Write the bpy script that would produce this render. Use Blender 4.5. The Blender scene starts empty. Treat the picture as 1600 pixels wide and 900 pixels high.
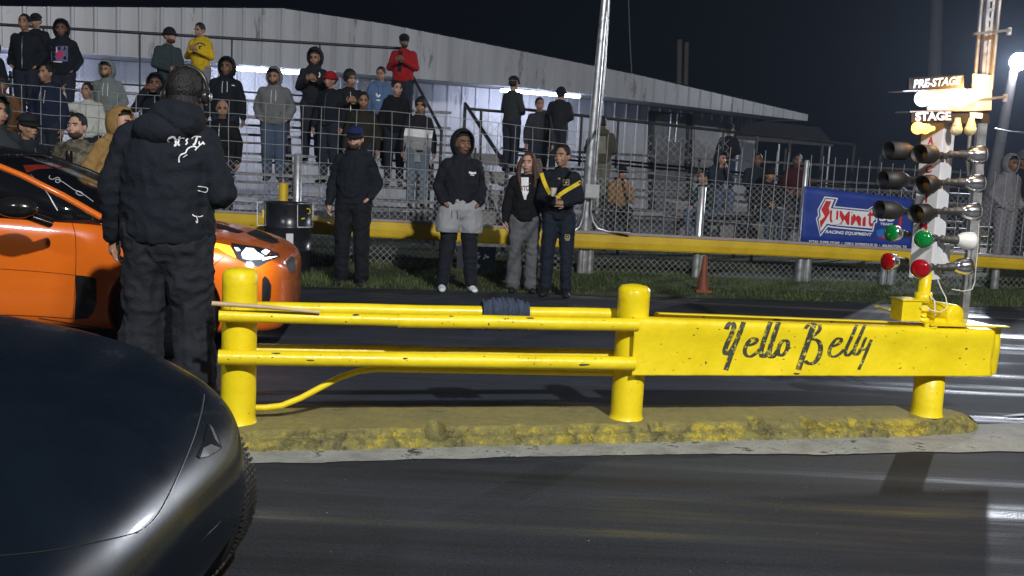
import bpy, bmesh, math, random
from mathutils import Vector, Matrix, noise
from mathutils.bvhtree import BVHTree
from mathutils.geometry import tessellate_polygon
random.seed(7)
R = math.radians
S = bpy.context.scene
COL = S.collection

# ---------------------------------------------------------------- camera, world, light, exposure
FPX, PITCH, ROLL, CAMH = 1560.0, R(7.42), 0.05, 1.5
CAM = Vector((0, 0, CAMH))
FW = Vector((0, math.cos(PITCH), -math.sin(PITCH)))
_r0 = Vector((1, 0, 0)); _u0 = Vector((0, math.sin(PITCH), math.cos(PITCH)))
RT = _r0*math.cos(ROLL) + _u0*math.sin(ROLL)
UP = _u0*math.cos(ROLL) - _r0*math.sin(ROLL)
cd = bpy.data.cameras.new('camera'); cam = bpy.data.objects.new('camera', cd); COL.objects.link(cam)
cd.sensor_width = 36; cd.lens = FPX/1600*36; cd.clip_start = 0.05; cd.clip_end = 500
mw = Matrix((RT, UP, -FW)).transposed().to_4x4(); mw.translation = CAM
cam.matrix_world = mw
S.camera = cam
S.view_settings.view_transform = 'Standard'; S.view_settings.look = 'None'
S.view_settings.exposure = 0.2; S.view_settings.gamma = 1; S.view_settings.use_curve_mapping = False
wd = bpy.data.worlds.new('World'); S.world = wd; wd.use_nodes = True
bg = wd.node_tree.nodes['Background']
bg.inputs[0].default_value = (0.20, 0.34, 0.62, 1); bg.inputs[1].default_value = 0.0050

def spot(name, loc, target, watts, colr, cone=110, radius=0.35, blend=0.5):
    l = bpy.data.lights.new(name, 'SPOT'); l.energy = watts; l.color = colr
    l.spot_size = R(cone); l.spot_blend = blend; l.shadow_soft_size = radius
    o = bpy.data.objects.new(name, l); COL.objects.link(o); o.location = loc
    o.rotation_euler = (Vector(target)-Vector(loc)).to_track_quat('-Z', 'Y').to_euler()
    return o
def point(name, loc, watts, colr, radius=0.05):
    l = bpy.data.lights.new(name, 'POINT'); l.energy = watts; l.color = colr; l.shadow_soft_size = radius
    o = bpy.data.objects.new(name, l); COL.objects.link(o); o.location = loc
    return o
spot('track_flood_and_fill', (4.6, -7.0, 10.5), (0, 8, 0.5), 10500, (1.0, 0.97, 0.93), 100, 0.22)
spot('track_flood_and_fill', (-7.0, -8.0, 9.5), (-1, 7, 0.5), 2200, (0.75, 0.85, 1.0), 100, 0.6)  # unseen bluish fill lamp, added from the left to lift dark clothes and crowd

# ---------------------------------------------------------------- pixel rays to real places
def ray(px, py): return (FW*FPX + RT*(px-800) - UP*(py-450)).normalized()
def G(px, py, z=0.0):
    d = ray(px, py); return CAM + d*((z-CAMH)/d.z)
def D(px, py, y):
    d = ray(px, py); return CAM + d*(y/d.y)
class Plane:
    """vertical plane through two ground points"""
    def __init__(s, a, b):
        s.a = Vector((a[0], a[1], 0)); s.e = (Vector((b[0], b[1], 0))-s.a).normalized()
        s.n = Vector((-s.e.y, s.e.x, 0))          # pointing away from the camera
    def at(s, px, py, off=0.0):
        d = ray(px, py); t = ((s.a + s.n*off) - CAM).dot(s.n)/d.dot(s.n); return CAM + d*t
    def pt(s, u, t=0.0, z=0.0): return s.a + s.e*u + s.n*t + Vector((0, 0, z))
    def u(s, p): return (Vector(p)-s.a).dot(s.e)

# ---------------------------------------------------------------- materials
MATS = {}
def mat(name, base, rough=0.6, metal=0.0, var=0.15, scale=6.0, bump=0.0, bscale=40.0, emit=None, estr=0.0, spec=0.5, dirt=None, dirt_amt=0.5, dscale=9.0, stretch=None, rvar=0.1, coat=0.0, trans=0.0, sheen=0.0):
    if name in MATS: return MATS[name]
    m = bpy.data.materials.new(name); m.use_nodes = True; nt = m.node_tree; N = nt.nodes; L = nt.links
    p = N['Principled BSDF']
    p.inputs['Metallic'].default_value = metal; p.inputs['Specular IOR Level'].default_value = spec
    p.inputs['Coat Weight'].default_value = coat; p.inputs['Transmission Weight'].default_value = trans
    p.inputs['Coat Roughness'].default_value = 0.06
    tc = N.new('ShaderNodeTexCoord'); src = tc.outputs['Object']
    if stretch:
        mp = N.new('ShaderNodeMapping'); mp.inputs['Scale'].default_value = stretch; L.new(src, mp.inputs[0]); src = mp.outputs[0]
    nz = N.new('ShaderNodeTexNoise'); nz.inputs['Scale'].default_value = scale; nz.inputs['Detail'].default_value = 6; nz.inputs['Roughness'].default_value = 0.65
    L.new(src, nz.inputs['Vector'])
    mx = N.new('ShaderNodeMix'); mx.data_type = 'RGBA'
    b = Vector(base)
    mx.inputs[6].default_value = (*(b*(1-var)), 1); mx.inputs[7].default_value = (*[min(1, c*(1+var)) for c in b], 1)
    cr = N.new('ShaderNodeMapRange'); cr.inputs[1].default_value = 0.3; cr.inputs[2].default_value = 0.7
    L.new(nz.outputs[0], cr.inputs[0]); L.new(cr.outputs[0], mx.inputs[0])
    colour = mx.outputs[2]
    if dirt:
        n2 = N.new('ShaderNodeTexNoise'); n2.inputs['Scale'].default_value = dscale; n2.inputs['Detail'].default_value = 9; n2.inputs['Roughness'].default_value = 0.75
        L.new(src, n2.inputs['Vector'])
        r2 = N.new('ShaderNodeMapRange'); r2.inputs[1].default_value = 1-dirt_amt; r2.inputs[2].default_value = min(1, 1-dirt_amt+0.06)
        L.new(n2.outputs[0], r2.inputs[0])
        m2 = N.new('ShaderNodeMix'); m2.data_type = 'RGBA'; L.new(r2.outputs[0], m2.inputs[0]); L.new(colour, m2.inputs[6]); m2.inputs[7].default_value = (*dirt, 1)
        colour = m2.outputs[2]
    L.new(colour, p.inputs['Base Color'])
    rr = N.new('ShaderNodeMapRange'); rr.inputs[1].default_value = 0.3; rr.inputs[2].default_value = 0.7
    rr.inputs[3].default_value = max(0.02, rough-rvar); rr.inputs[4].default_value = min(1, rough+rvar)
    L.new(nz.outputs[0], rr.inputs[0]); L.new(rr.outputs[0], p.inputs['Roughness'])
    if bump:
        nb = N.new('ShaderNodeTexNoise'); nb.inputs['Scale'].default_value = bscale; nb.inputs['Detail'].default_value = 5
        L.new(src, nb.inputs['Vector'])
        bp = N.new('ShaderNodeBump'); bp.inputs['Strength'].default_value = bump; bp.inputs['Distance'].default_value = 0.02
        L.new(nb.outputs[0], bp.inputs['Height']); L.new(bp.outputs[0], p.inputs['Normal'])
    if emit:
        p.inputs['Emission Color'].default_value = (*emit, 1); p.inputs['Emission Strength'].default_value = estr
    MATS[name] = m; return m

YEL = mat('yellow_paint', (0.84, 0.655, 0.010), 0.38, var=0.12, scale=4, bump=0.14, bscale=30, dirt=(0.16, 0.12, 0.02), dirt_amt=0.375, dscale=26, rvar=0.15)
YEL2 = mat('guard_yellow', (0.62, 0.42, 0.012), 0.5, var=0.15, scale=3, bump=0.2, dirt=(0.16, 0.10, 0.02), dirt_amt=0.33)
BLK = mat('black_letter_paint', (0.05, 0.055, 0.035), 0.5, dirt=(0.62, 0.53, 0.05), dirt_amt=0.46, dscale=30)
STEEL = mat('galvanised_steel', (0.55, 0.56, 0.58), 0.38, 0.85, var=0.2, scale=12, bump=0.1)
PIPE = mat('zinc_pipe', (0.60, 0.62, 0.64), 0.34, 0.75, var=0.2, scale=10)
WIRE = mat('fence_wire', (0.40, 0.41, 0.42), 0.5, 0.3, var=0.2)
ALU = mat('aluminium_plank', (0.19, 0.195, 0.215), 0.45, 0.5, var=0.3, scale=4, dirt=(0.08, 0.08, 0.08), dirt_amt=0.50, stretch=(1, 4, 4))
DARKM = mat('dark_steel', (0.035, 0.037, 0.04), 0.5, 0.3, var=0.3)
WHITEP = mat('white_paint', (0.78, 0.78, 0.80), 0.4, var=0.05, dirt=(0.35, 0.33, 0.3), dirt_amt=0.3)
RUB = mat('rubber', (0.014, 0.014, 0.015), 0.55, var=0.2, bump=0.3)
RED = mat('red_print', (0.55, 0.015, 0.02), 0.5)
WPR = mat('white_print', (0.75, 0.77, 0.8), 0.5, var=0.04)

# ---------------------------------------------------------------- mesh helpers
def link(me, name, m=None, parent=None):
    o = bpy.data.objects.new(name, me); COL.objects.link(o)
    if m and not me.materials:
        for q in (m if isinstance(m, (list, tuple)) else [m]): me.materials.append(q)
    if parent: o.parent = parent
    return o
def meta(o, label=None, cat=None, group=None, kind=None):
    if label: o['label'] = label
    if cat: o['category'] = cat
    if group: o['group'] = group
    if kind: o['kind'] = kind
    return o
def thing(name, label, cat, loc=(0, 0, 0), rz=0.0, group=None):
    o = bpy.data.objects.new(name, None); COL.objects.link(o); o.location = loc; o.rotation_euler = (0, 0, rz)
    o.empty_display_size = 0.1
    return meta(o, label, cat, group)
def ortho(d):
    d = d.normalized(); a = Vector((0, 0, 1)) if abs(d.z) < 0.9 else Vector((0, 1, 0))
    x = a.cross(d).normalized(); return x, d.cross(x)
class MB:
    def __init__(s): s.v = []; s.f = []; s.m = []; s.sm = []
    def add(s, vs, fs, mi=0, sm=True):
        b = len(s.v); s.v += [tuple(v) for v in vs]; s.f += [tuple(i+b for i in f) for f in fs]
        s.m += [mi]*len(fs); s.sm += [sm]*len(fs); return s
    def box(s, c, size, M=None, mi=0):
        c = Vector(c); hx, hy, hz = [q/2 for q in size]
        vs = [Vector((x, y, z)) for x in (-hx, hx) for y in (-hy, hy) for z in (-hz, hz)]
        if M is not None: vs = [M @ v for v in vs]
        vs = [v+c for v in vs]
        return s.add(vs, [(0, 1, 3, 2), (4, 6, 7, 5), (0, 4, 5, 1), (2, 3, 7, 6), (0, 2, 6, 4), (1, 5, 7, 3)], mi, False)
    def bar(s, p, q, w, h, mi=0):                 # box beam between two points
        p = Vector(p); q = Vector(q); x, y = ortho(q-p)
        vs = [a + x*sx*w/2 + y*sy*h/2 for a in (p, q) for sx, sy in ((-1, -1), (1, -1), (1, 1), (-1, 1))]
        return s.add(vs, [(0, 3, 2, 1), (4, 5, 6, 7), (0, 1, 5, 4), (1, 2, 6, 5), (2, 3, 7, 6), (3, 0, 4, 7)], mi, False)
    def tube(s, pts, r, n=10, cap=True, mi=0):
        pts = [Vector(p) for p in pts]; vs = []; fs = []; k = len(pts)
        rs = r if isinstance(r, (list, tuple)) else [r]*k
        x = None
        for i, p in enumerate(pts):
            t = (pts[min(i+1, k-1)]-pts[max(i-1, 0)]).normalized()
            if x is None: x, y = ortho(t)
            else:
                x = (x - t*x.dot(t)).normalized(); y = t.cross(x)
            for j in range(n):
                a = 2*math.pi*j/n; vs.append(p + (x*math.cos(a)+y*math.sin(a))*rs[i])
        for i in range(k-1):
            for j in range(n):
                fs.append((i*n+j, i*n+(j+1) % n, (i+1)*n+(j+1) % n, (i+1)*n+j))
        s.add(vs, fs, mi, n > 4)
        if cap: s.add(vs[:n], [tuple(range(n))[::-1]], mi, False); s.add(vs[-n:], [tuple(range(n))], mi, False)
        return s
    def lathe(s, o, axis, prof, n=16, mi=0, flat=None):   # prof: (distance along axis, radius)
        o = Vector(o); d = Vector(axis).normalized(); x, y = ortho(d); vs = []; fs = []
        for t, r in prof:
            for j in range(n):
                a = 2*math.pi*j/n; vs.append(o + d*t + (x*math.cos(a)+y*math.sin(a))*max(r, 1e-4))
        k = len(prof)
        for i in range(k-1):
            for j in range(n): fs.append((i*n+j, i*n+(j+1) % n, (i+1)*n+(j+1) % n, (i+1)*n+j))
        s.add(vs, fs, mi, True)
        s.add(vs[:n], [tuple(range(n))[::-1]], mi, False); s.add(vs[-n:], [tuple(range(n))], mi, False)
        return s
    def rcone(s, p, r0, q, r1, n=12, sx=1.0, sy=1.0, mi=0):   # capsule that tapers
        p = Vector(p); q = Vector(q); d = (q-p); L = d.length; d.normalize(); x, y = ortho(d); prof = []
        for a in (85, 60, 30): prof.append((-r0*math.sin(R(a)), r0*math.cos(R(a))))
        prof += [(0, r0), (L, r1)]
        for a in (30, 60, 85): prof.append((L+r1*math.sin(R(a)), r1*math.cos(R(a))))
        vs = []; fs = []
        for t, r in prof:
            for j in range(n):
                a = 2*math.pi*j/n; vs.append(p + d*t + (x*math.cos(a)*sx+y*math.sin(a)*sy)*r)
        k = len(prof)
        for i in range(k-1):
            for j in range(n): fs.append((i*n+j, i*n+(j+1) % n, (i+1)*n+(j+1) % n, (i+1)*n+j))
        fs.append(tuple(range(n))[::-1]); fs.append(tuple(range((k-1)*n, k*n)))
        return s.add(vs, fs, mi, True)
    def ell(s, c, r, n=16, k=10, M=None, mi=0, keep=None, fn=None):
        c = Vector(c); vs = []; fs = []; dirs = []
        for i in range(k+1):
            th = math.pi*(0.02+0.96*i/k)
            for j in range(n):
                a = 2*math.pi*j/n; d = Vector((math.sin(th)*math.cos(a), math.sin(th)*math.sin(a), math.cos(th)))
                v = Vector((d.x*r[0], d.y*r[1], d.z*r[2]))
                if fn: v = fn(v, d)
                if M is not None: v = M @ v
                vs.append(c+v); dirs.append(d)
        for i in range(k):
            for j in range(n):
                f = (i*n+j, (i+1)*n+j, (i+1)*n+(j+1) % n, i*n+(j+1) % n)
                if keep and not all(keep(dirs[q]) for q in f): continue
                fs.append(f)
        if not keep or keep(Vector((0, 0, 1))): fs.append(tuple(range(n)))
        if not keep or keep(Vector((0, 0, -1))): fs.append(tuple(range(k*n, (k+1)*n))[::-1])
        return s.add(vs, fs, mi, True)
    def loft(s, rings, mi=0, cap=True, closed=True):
        n = len(rings[0]); vs = [Vector(v) for r in rings for v in r]; fs = []; k = len(rings)
        for i in range(k-1):
            for j in range(n if closed else n-1):
                fs.append((i*n+j, i*n+(j+1) % n, (i+1)*n+(j+1) % n, (i+1)*n+j))
        if cap: fs.append(tuple(range(n))[::-1]); fs.append(tuple(range((k-1)*n, k*n)))
        return s.add(vs, fs, mi, True)
    def prism(s, poly, off, mi=0):                # 3-D polygon pushed along a vector
        poly = [Vector(p) for p in poly]; off = Vector(off); n = len(poly)
        tris = tessellate_polygon([poly])
        vs = poly + [p+off for p in poly]
        fs = [tuple(t) for t in tris] + [tuple(i+n for i in t)[::-1] for t in tris] + [(i, (i+1) % n, (i+1) % n+n, i+n) for i in range(n)]
        return s.add(vs, fs, mi, False)
    def mesh(s, name, fix=True):
        me = bpy.data.meshes.new(name); me.from_pydata(s.v, [], s.f)
        me.polygons.foreach_set('material_index', s.m); me.polygons.foreach_set('use_smooth', s.sm)
        if fix:
            bm = bmesh.new(); bm.from_mesh(me); bmesh.ops.recalc_face_normals(bm, faces=bm.faces); bm.to_mesh(me); bm.free()
        me.update(); return me
    def build(s, name, m, parent=None, bevel=0, fix=True):
        me = s.mesh(name, fix)
        o = link(me, name, m, parent)
        if bevel:
            b = o.modifiers.new('bevel', 'BEVEL'); b.width = bevel; b.segments = 2; b.limit_method = 'ANGLE'; b.angle_limit = R(40)
        return o
def bake(o):
    dg = bpy.context.evaluated_depsgraph_get(); me = bpy.data.meshes.new_from_object(o.evaluated_get(dg)); old = o.data
    o.modifiers.clear(); o.data = me; bpy.data.meshes.remove(old); return o
def remesh(mb, name, voxel, smooth=4, m=None, parent=None, wr=0.0, wf=7.0, wst=(1, 1, 0.45), fac=0.5):
    o = mb.build(name, m, parent, fix=False)
    r = o.modifiers.new('r', 'REMESH'); r.mode = 'VOXEL'; r.voxel_size = voxel; r.use_smooth_shade = True
    if smooth:
        q = o.modifiers.new('s', 'SMOOTH'); q.iterations = smooth; q.factor = fac
    bake(o); me = o.data
    if not me.materials and m:
        for q in (m if isinstance(m, (list, tuple)) else [m]): me.materials.append(q)
    if wr:
        ns = [v.normal.copy() for v in me.vertices]
        sd = Vector((random.random()*9, random.random()*9, random.random()*9))
        for v, n in zip(me.vertices, ns):
            c = Vector((v.co.x*wst[0], v.co.y*wst[1], v.co.z/ max(wst[2], .01)*0.5))*wf + sd
            a = noise.noise(c)
            rid = 1-abs(noise.noise(c*1.7+Vector((5, 3, 1))))*2
            v.co += n*(a*0.6+rid*0.4-0.1)*wr
        me.update()
    for p in me.polygons: p.use_smooth = True
    return o
def text_mesh(txt, bold=0.0, shear=0.0):
    cu = bpy.data.curves.new('t', 'FONT'); cu.body = txt; cu.size = 1; cu.offset = bold; cu.shear = shear; cu.resolution_u = 4
    o = bpy.data.objects.new('t', cu); COL.objects.link(o)
    dg = bpy.context.evaluated_depsgraph_get(); me = bpy.data.meshes.new_from_object(o.evaluated_get(dg))
    bpy.data.objects.remove(o); return me
def text_quad(txt, quad, fn, off, bold=0.0, shear=0.0):
    """quad: px corners TL TR BR BL; fn(px,py) -> 3-D point; gives MB of letters raised by off"""
    me = text_mesh(txt, bold, shear); xs = [v.co.x for v in me.vertices]; ys = [v.co.y for v in me.vertices]
    x0, x1, y0, y1 = min(xs), max(xs), min(ys), max(ys); TL, TR, BR, BL = [Vector(q) for q in quad]
    vs = []
    for v in me.vertices:
        a = (v.co.x-x0)/(x1-x0); b = (v.co.y-y0)/(y1-y0)
        p = (TL*(1-a)+TR*a)*b + (BL*(1-a)+BR*a)*(1-b)
        vs.append(fn(p.x, p.y)+Vector(off))
    mb = MB(); mb.add(vs, [tuple(p.vertices) for p in me.polygons], 0, False); bpy.data.meshes.remove(me); return mb
def ribbon(mb, pts, w, fn, off, pen=None):
    """a brush stroke traced in picture points laid on a surface"""
    P = [Vector(p) for p in pts]
    for _ in range(2):                                   # chaikin smoothing
        Q = [P[0]]
        for a, b in zip(P, P[1:]): Q += [a*0.75+b*0.25, a*0.25+b*0.75]
        P = Q+[P[-1]]
    vs = []; n = len(P)
    for i, p in enumerate(P):
        t = (P[min(i+1, n-1)]-P[max(i-1, 0)]).normalized()
        nn = Vector((-t.y, t.x)) if pen is None else (Vector((-t.y, t.x))*0.45 + Vector(pen)*0.55*(1 if Vector((-t.y, t.x)).dot(Vector(pen)) > 0 else -1))
        for sgn in (-1, 1):
            q = p+nn*w/2*sgn; vs.append(fn(q.x, q.y)+Vector(off))
    mb.add(vs, [(2*i, 2*i+1, 2*i+3, 2*i+2) for i in range(n-1)], 0, False)
def bvh_of(objs):
    vs = []; fs = []
    bpy.context.view_layer.update()
    for o in objs:
        b = len(vs); M = o.matrix_world; vs += [M @ v.co for v in o.data.vertices]; fs += [tuple(i+b for i in p.vertices) for p in o.data.polygons]
    return BVHTree.FromPolygons(vs, fs)
def on_surface(bvh, off=0.004, fallback=5.0):
    last = [None]
    def fn(px, py):
        d = ray(px, py); h = bvh.ray_cast(CAM, d)
        if h[0] is None:
            t = last[0] if last[0] else fallback; return CAM+d*t
        last[0] = (h[0]-CAM).length; return h[0]-d*off
    return fn
def patch(poly, fn, name, m, parent, cuts=3, inv=None, thick=0.0):
    """polygon traced in picture points, subdivided and laid on a surface"""
    pts = [Vector((p[0], p[1], 0)) for p in poly]
    bm = bmesh.new(); vv = [bm.verts.new(p) for p in pts]
    for t in tessellate_polygon([pts]):
        try: bm.faces.new([vv[i] for i in t])
        except ValueError: pass
    for _ in range(cuts): bmesh.ops.subdivide_edges(bm, edges=bm.edges[:], cuts=1, use_grid_fill=True); bmesh.ops.triangulate(bm, faces=bm.faces[:])
    for v in bm.verts: v.co = fn(v.co.x, v.co.y)
    if parent is not None:
        bpy.context.view_layer.update(); iv = parent.matrix_world.inverted()
        for v in bm.verts: v.co = iv @ v.co
    bmesh.ops.recalc_face_normals(bm, faces=bm.faces)
    for f in bm.faces: f.smooth = True
    me = bpy.data.meshes.new(name); bm.to_mesh(me); bm.free()
    o = link(me, name, m, parent)
    if thick:
        q = o.modifiers.new('s', 'SOLIDIFY'); q.thickness = thick; q.offset = 0
    return o
def to_local(mb, parent):
    bpy.context.view_layer.update(); iv = parent.matrix_world.inverted()
    mb.v = [tuple(iv @ Vector(v)) for v in mb.v]; return mb
# ---------------------------------------------------------------- ground, track, island, grass
def track_mat(name, base, rough0, rough1, seed=0.0, tint=(1, 1, 1)):
    m = bpy.data.materials.new(name); m.use_nodes = True; nt = m.node_tree; N = nt.nodes; L = nt.links; p = N['Principled BSDF']
    tc = N.new('ShaderNodeTexCoord'); mp = N.new('ShaderNodeMapping'); mp.inputs['Scale'].default_value = (0.16, 2.9, 1); mp.inputs['Location'].default_value = (seed, seed, 0)
    mp.inputs['Rotation'].default_value = (0, 0, R(-11))
    L.new(tc.outputs['Object'], mp.inputs[0])
    a = N.new('ShaderNodeTexNoise'); a.inputs['Scale'].default_value = 1.0; a.inputs['Detail'].default_value = 8; a.inputs['Roughness'].default_value = 0.6; L.new(mp.outputs[0], a.inputs['Vector'])
    g = N.new('ShaderNodeTexNoise'); g.inputs['Scale'].default_value = 75; g.inputs['Detail'].default_value = 3; L.new(tc.outputs['Object'], g.inputs['Vector'])
    b = N.new('ShaderNodeTexNoise'); b.inputs['Scale'].default_value = 0.8; b.inputs['Detail'].default_value = 5; L.new(tc.outputs['Object'], b.inputs['Vector'])
    r = N.new('ShaderNodeValToRGB'); e = r.color_ramp.elements
    e[0].position = 0.36; e[0].color = (base*0.30, base*0.36, base*0.48, 1); e[1].position = 0.64; e[1].color = (base*1.02, base*1.32, base*1.85, 1)
    L.new(a.outputs[0], r.inputs[0])
    mx = N.new('ShaderNodeMix'); mx.data_type = 'RGBA'; mx.blend_type = 'MULTIPLY'; mx.inputs[0].default_value = 0.8
    L.new(r.outputs[0], mx.inputs[6])
    r2 = N.new('ShaderNodeValToRGB'); e = r2.color_ramp.elements; e[0].position = 0.35; e[0].color = (1.0, 1, 1.0, 1); e[1].position = 0.7; e[1].color = (0.6, 0.62, 0.68, 1)
    L.new(b.outputs[0], r2.inputs[0]); L.new(r2.outputs[0], mx.inputs[7])
    # pale grit
    gr = N.new('ShaderNodeTexNoise'); gr.inputs['Scale'].default_value = 55; gr.inputs['Detail'].default_value = 1; L.new(tc.outputs['Object'], gr.inputs['Vector'])
    gm = N.new('ShaderNodeMapRange'); gm.inputs[1].default_value = 0.80; gm.inputs[2].default_value = 0.82; L.new(gr.outputs[0], gm.inputs[0])
    m3 = N.new('ShaderNodeMix'); m3.data_type = 'RGBA'; L.new(gm.outputs[0], m3.inputs[0]); L.new(mx.outputs[2], m3.inputs[6]); m3.inputs[7].default_value = (0.35, 0.35, 0.33, 1)
    ag = N.new('ShaderNodeMapRange'); ag.inputs[1].default_value = 0.3; ag.inputs[2].default_value = 0.7; ag.inputs[3].default_value = 0.62; ag.inputs[4].default_value = 1.45; L.new(g.outputs[0], ag.inputs[0])
    m4 = N.new('ShaderNodeMix'); m4.data_type = 'RGBA'; m4.blend_type = 'MULTIPLY'; m4.inputs[0].default_value = 1; L.new(m3.outputs[2], m4.inputs[6]); L.new(ag.outputs[0], m4.inputs[7])
    L.new(m4.outputs[2], p.inputs['Base Color'])
    rm = N.new('ShaderNodeMapRange'); rm.inputs[1].default_value = 0.64; rm.inputs[2].default_value = 0.50; p.inputs['Specular IOR Level'].default_value = 0.4; rm.inputs[3].default_value = rough0; rm.inputs[4].default_value = rough1
    L.new(a.outputs[0], rm.inputs[0]); L.new(rm.outputs[0], p.inputs['Roughness'])
    bp = N.new('ShaderNodeBump'); bp.inputs['Strength'].default_value = 0.45; bp.inputs['Distance'].default_value = 0.005
    L.new(g.outputs[0], bp.inputs['Height']); L.new(bp.outputs[0], p.inputs['Normal'])
    return m
def sheet(name, pts, m, z=0.0, kind='structure'):
    mb = MB(); P = [Vector((p[0], p[1], z)) for p in pts]
    mb.add(P, [tuple(t) for t in tessellate_polygon([P])], 0, False)
    o = mb.build(name, m); meta(o, kind=kind); return o
SOIL = mat('soil_and_gravel', (0.028, 0.028, 0.022), 0.9, var=0.5, scale=3, bump=0.5, bscale=60)
sheet('ground', [(-200, -60), (200, -60), (200, 300), (-200, 300)], SOIL, -0.012)
TRACK = track_mat('track_asphalt', 0.034, 0.31, 0.78)
g0, g1 = G(600, 452), G(1600, 481)
gd = (g1-g0).normalized()
ga = g0-gd*14; gb = g0+gd*34
track = sheet('road', [(-40, -20), (60, -20), (60, ga.y+40), (gb.x, gb.y), (ga.x, ga.y), (-40, ga.y)], TRACK, 0.0)

# the barrier stands on a line; everything on it is placed along that line
p1, p2, p3 = G(372, 657, 0.1), G(978, 655, 0.1), G(1447, 645, 0.1)
BL = Plane(p1, p3)
def bl(px, py, off=0.0): return BL.at(px, py, off)
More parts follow.
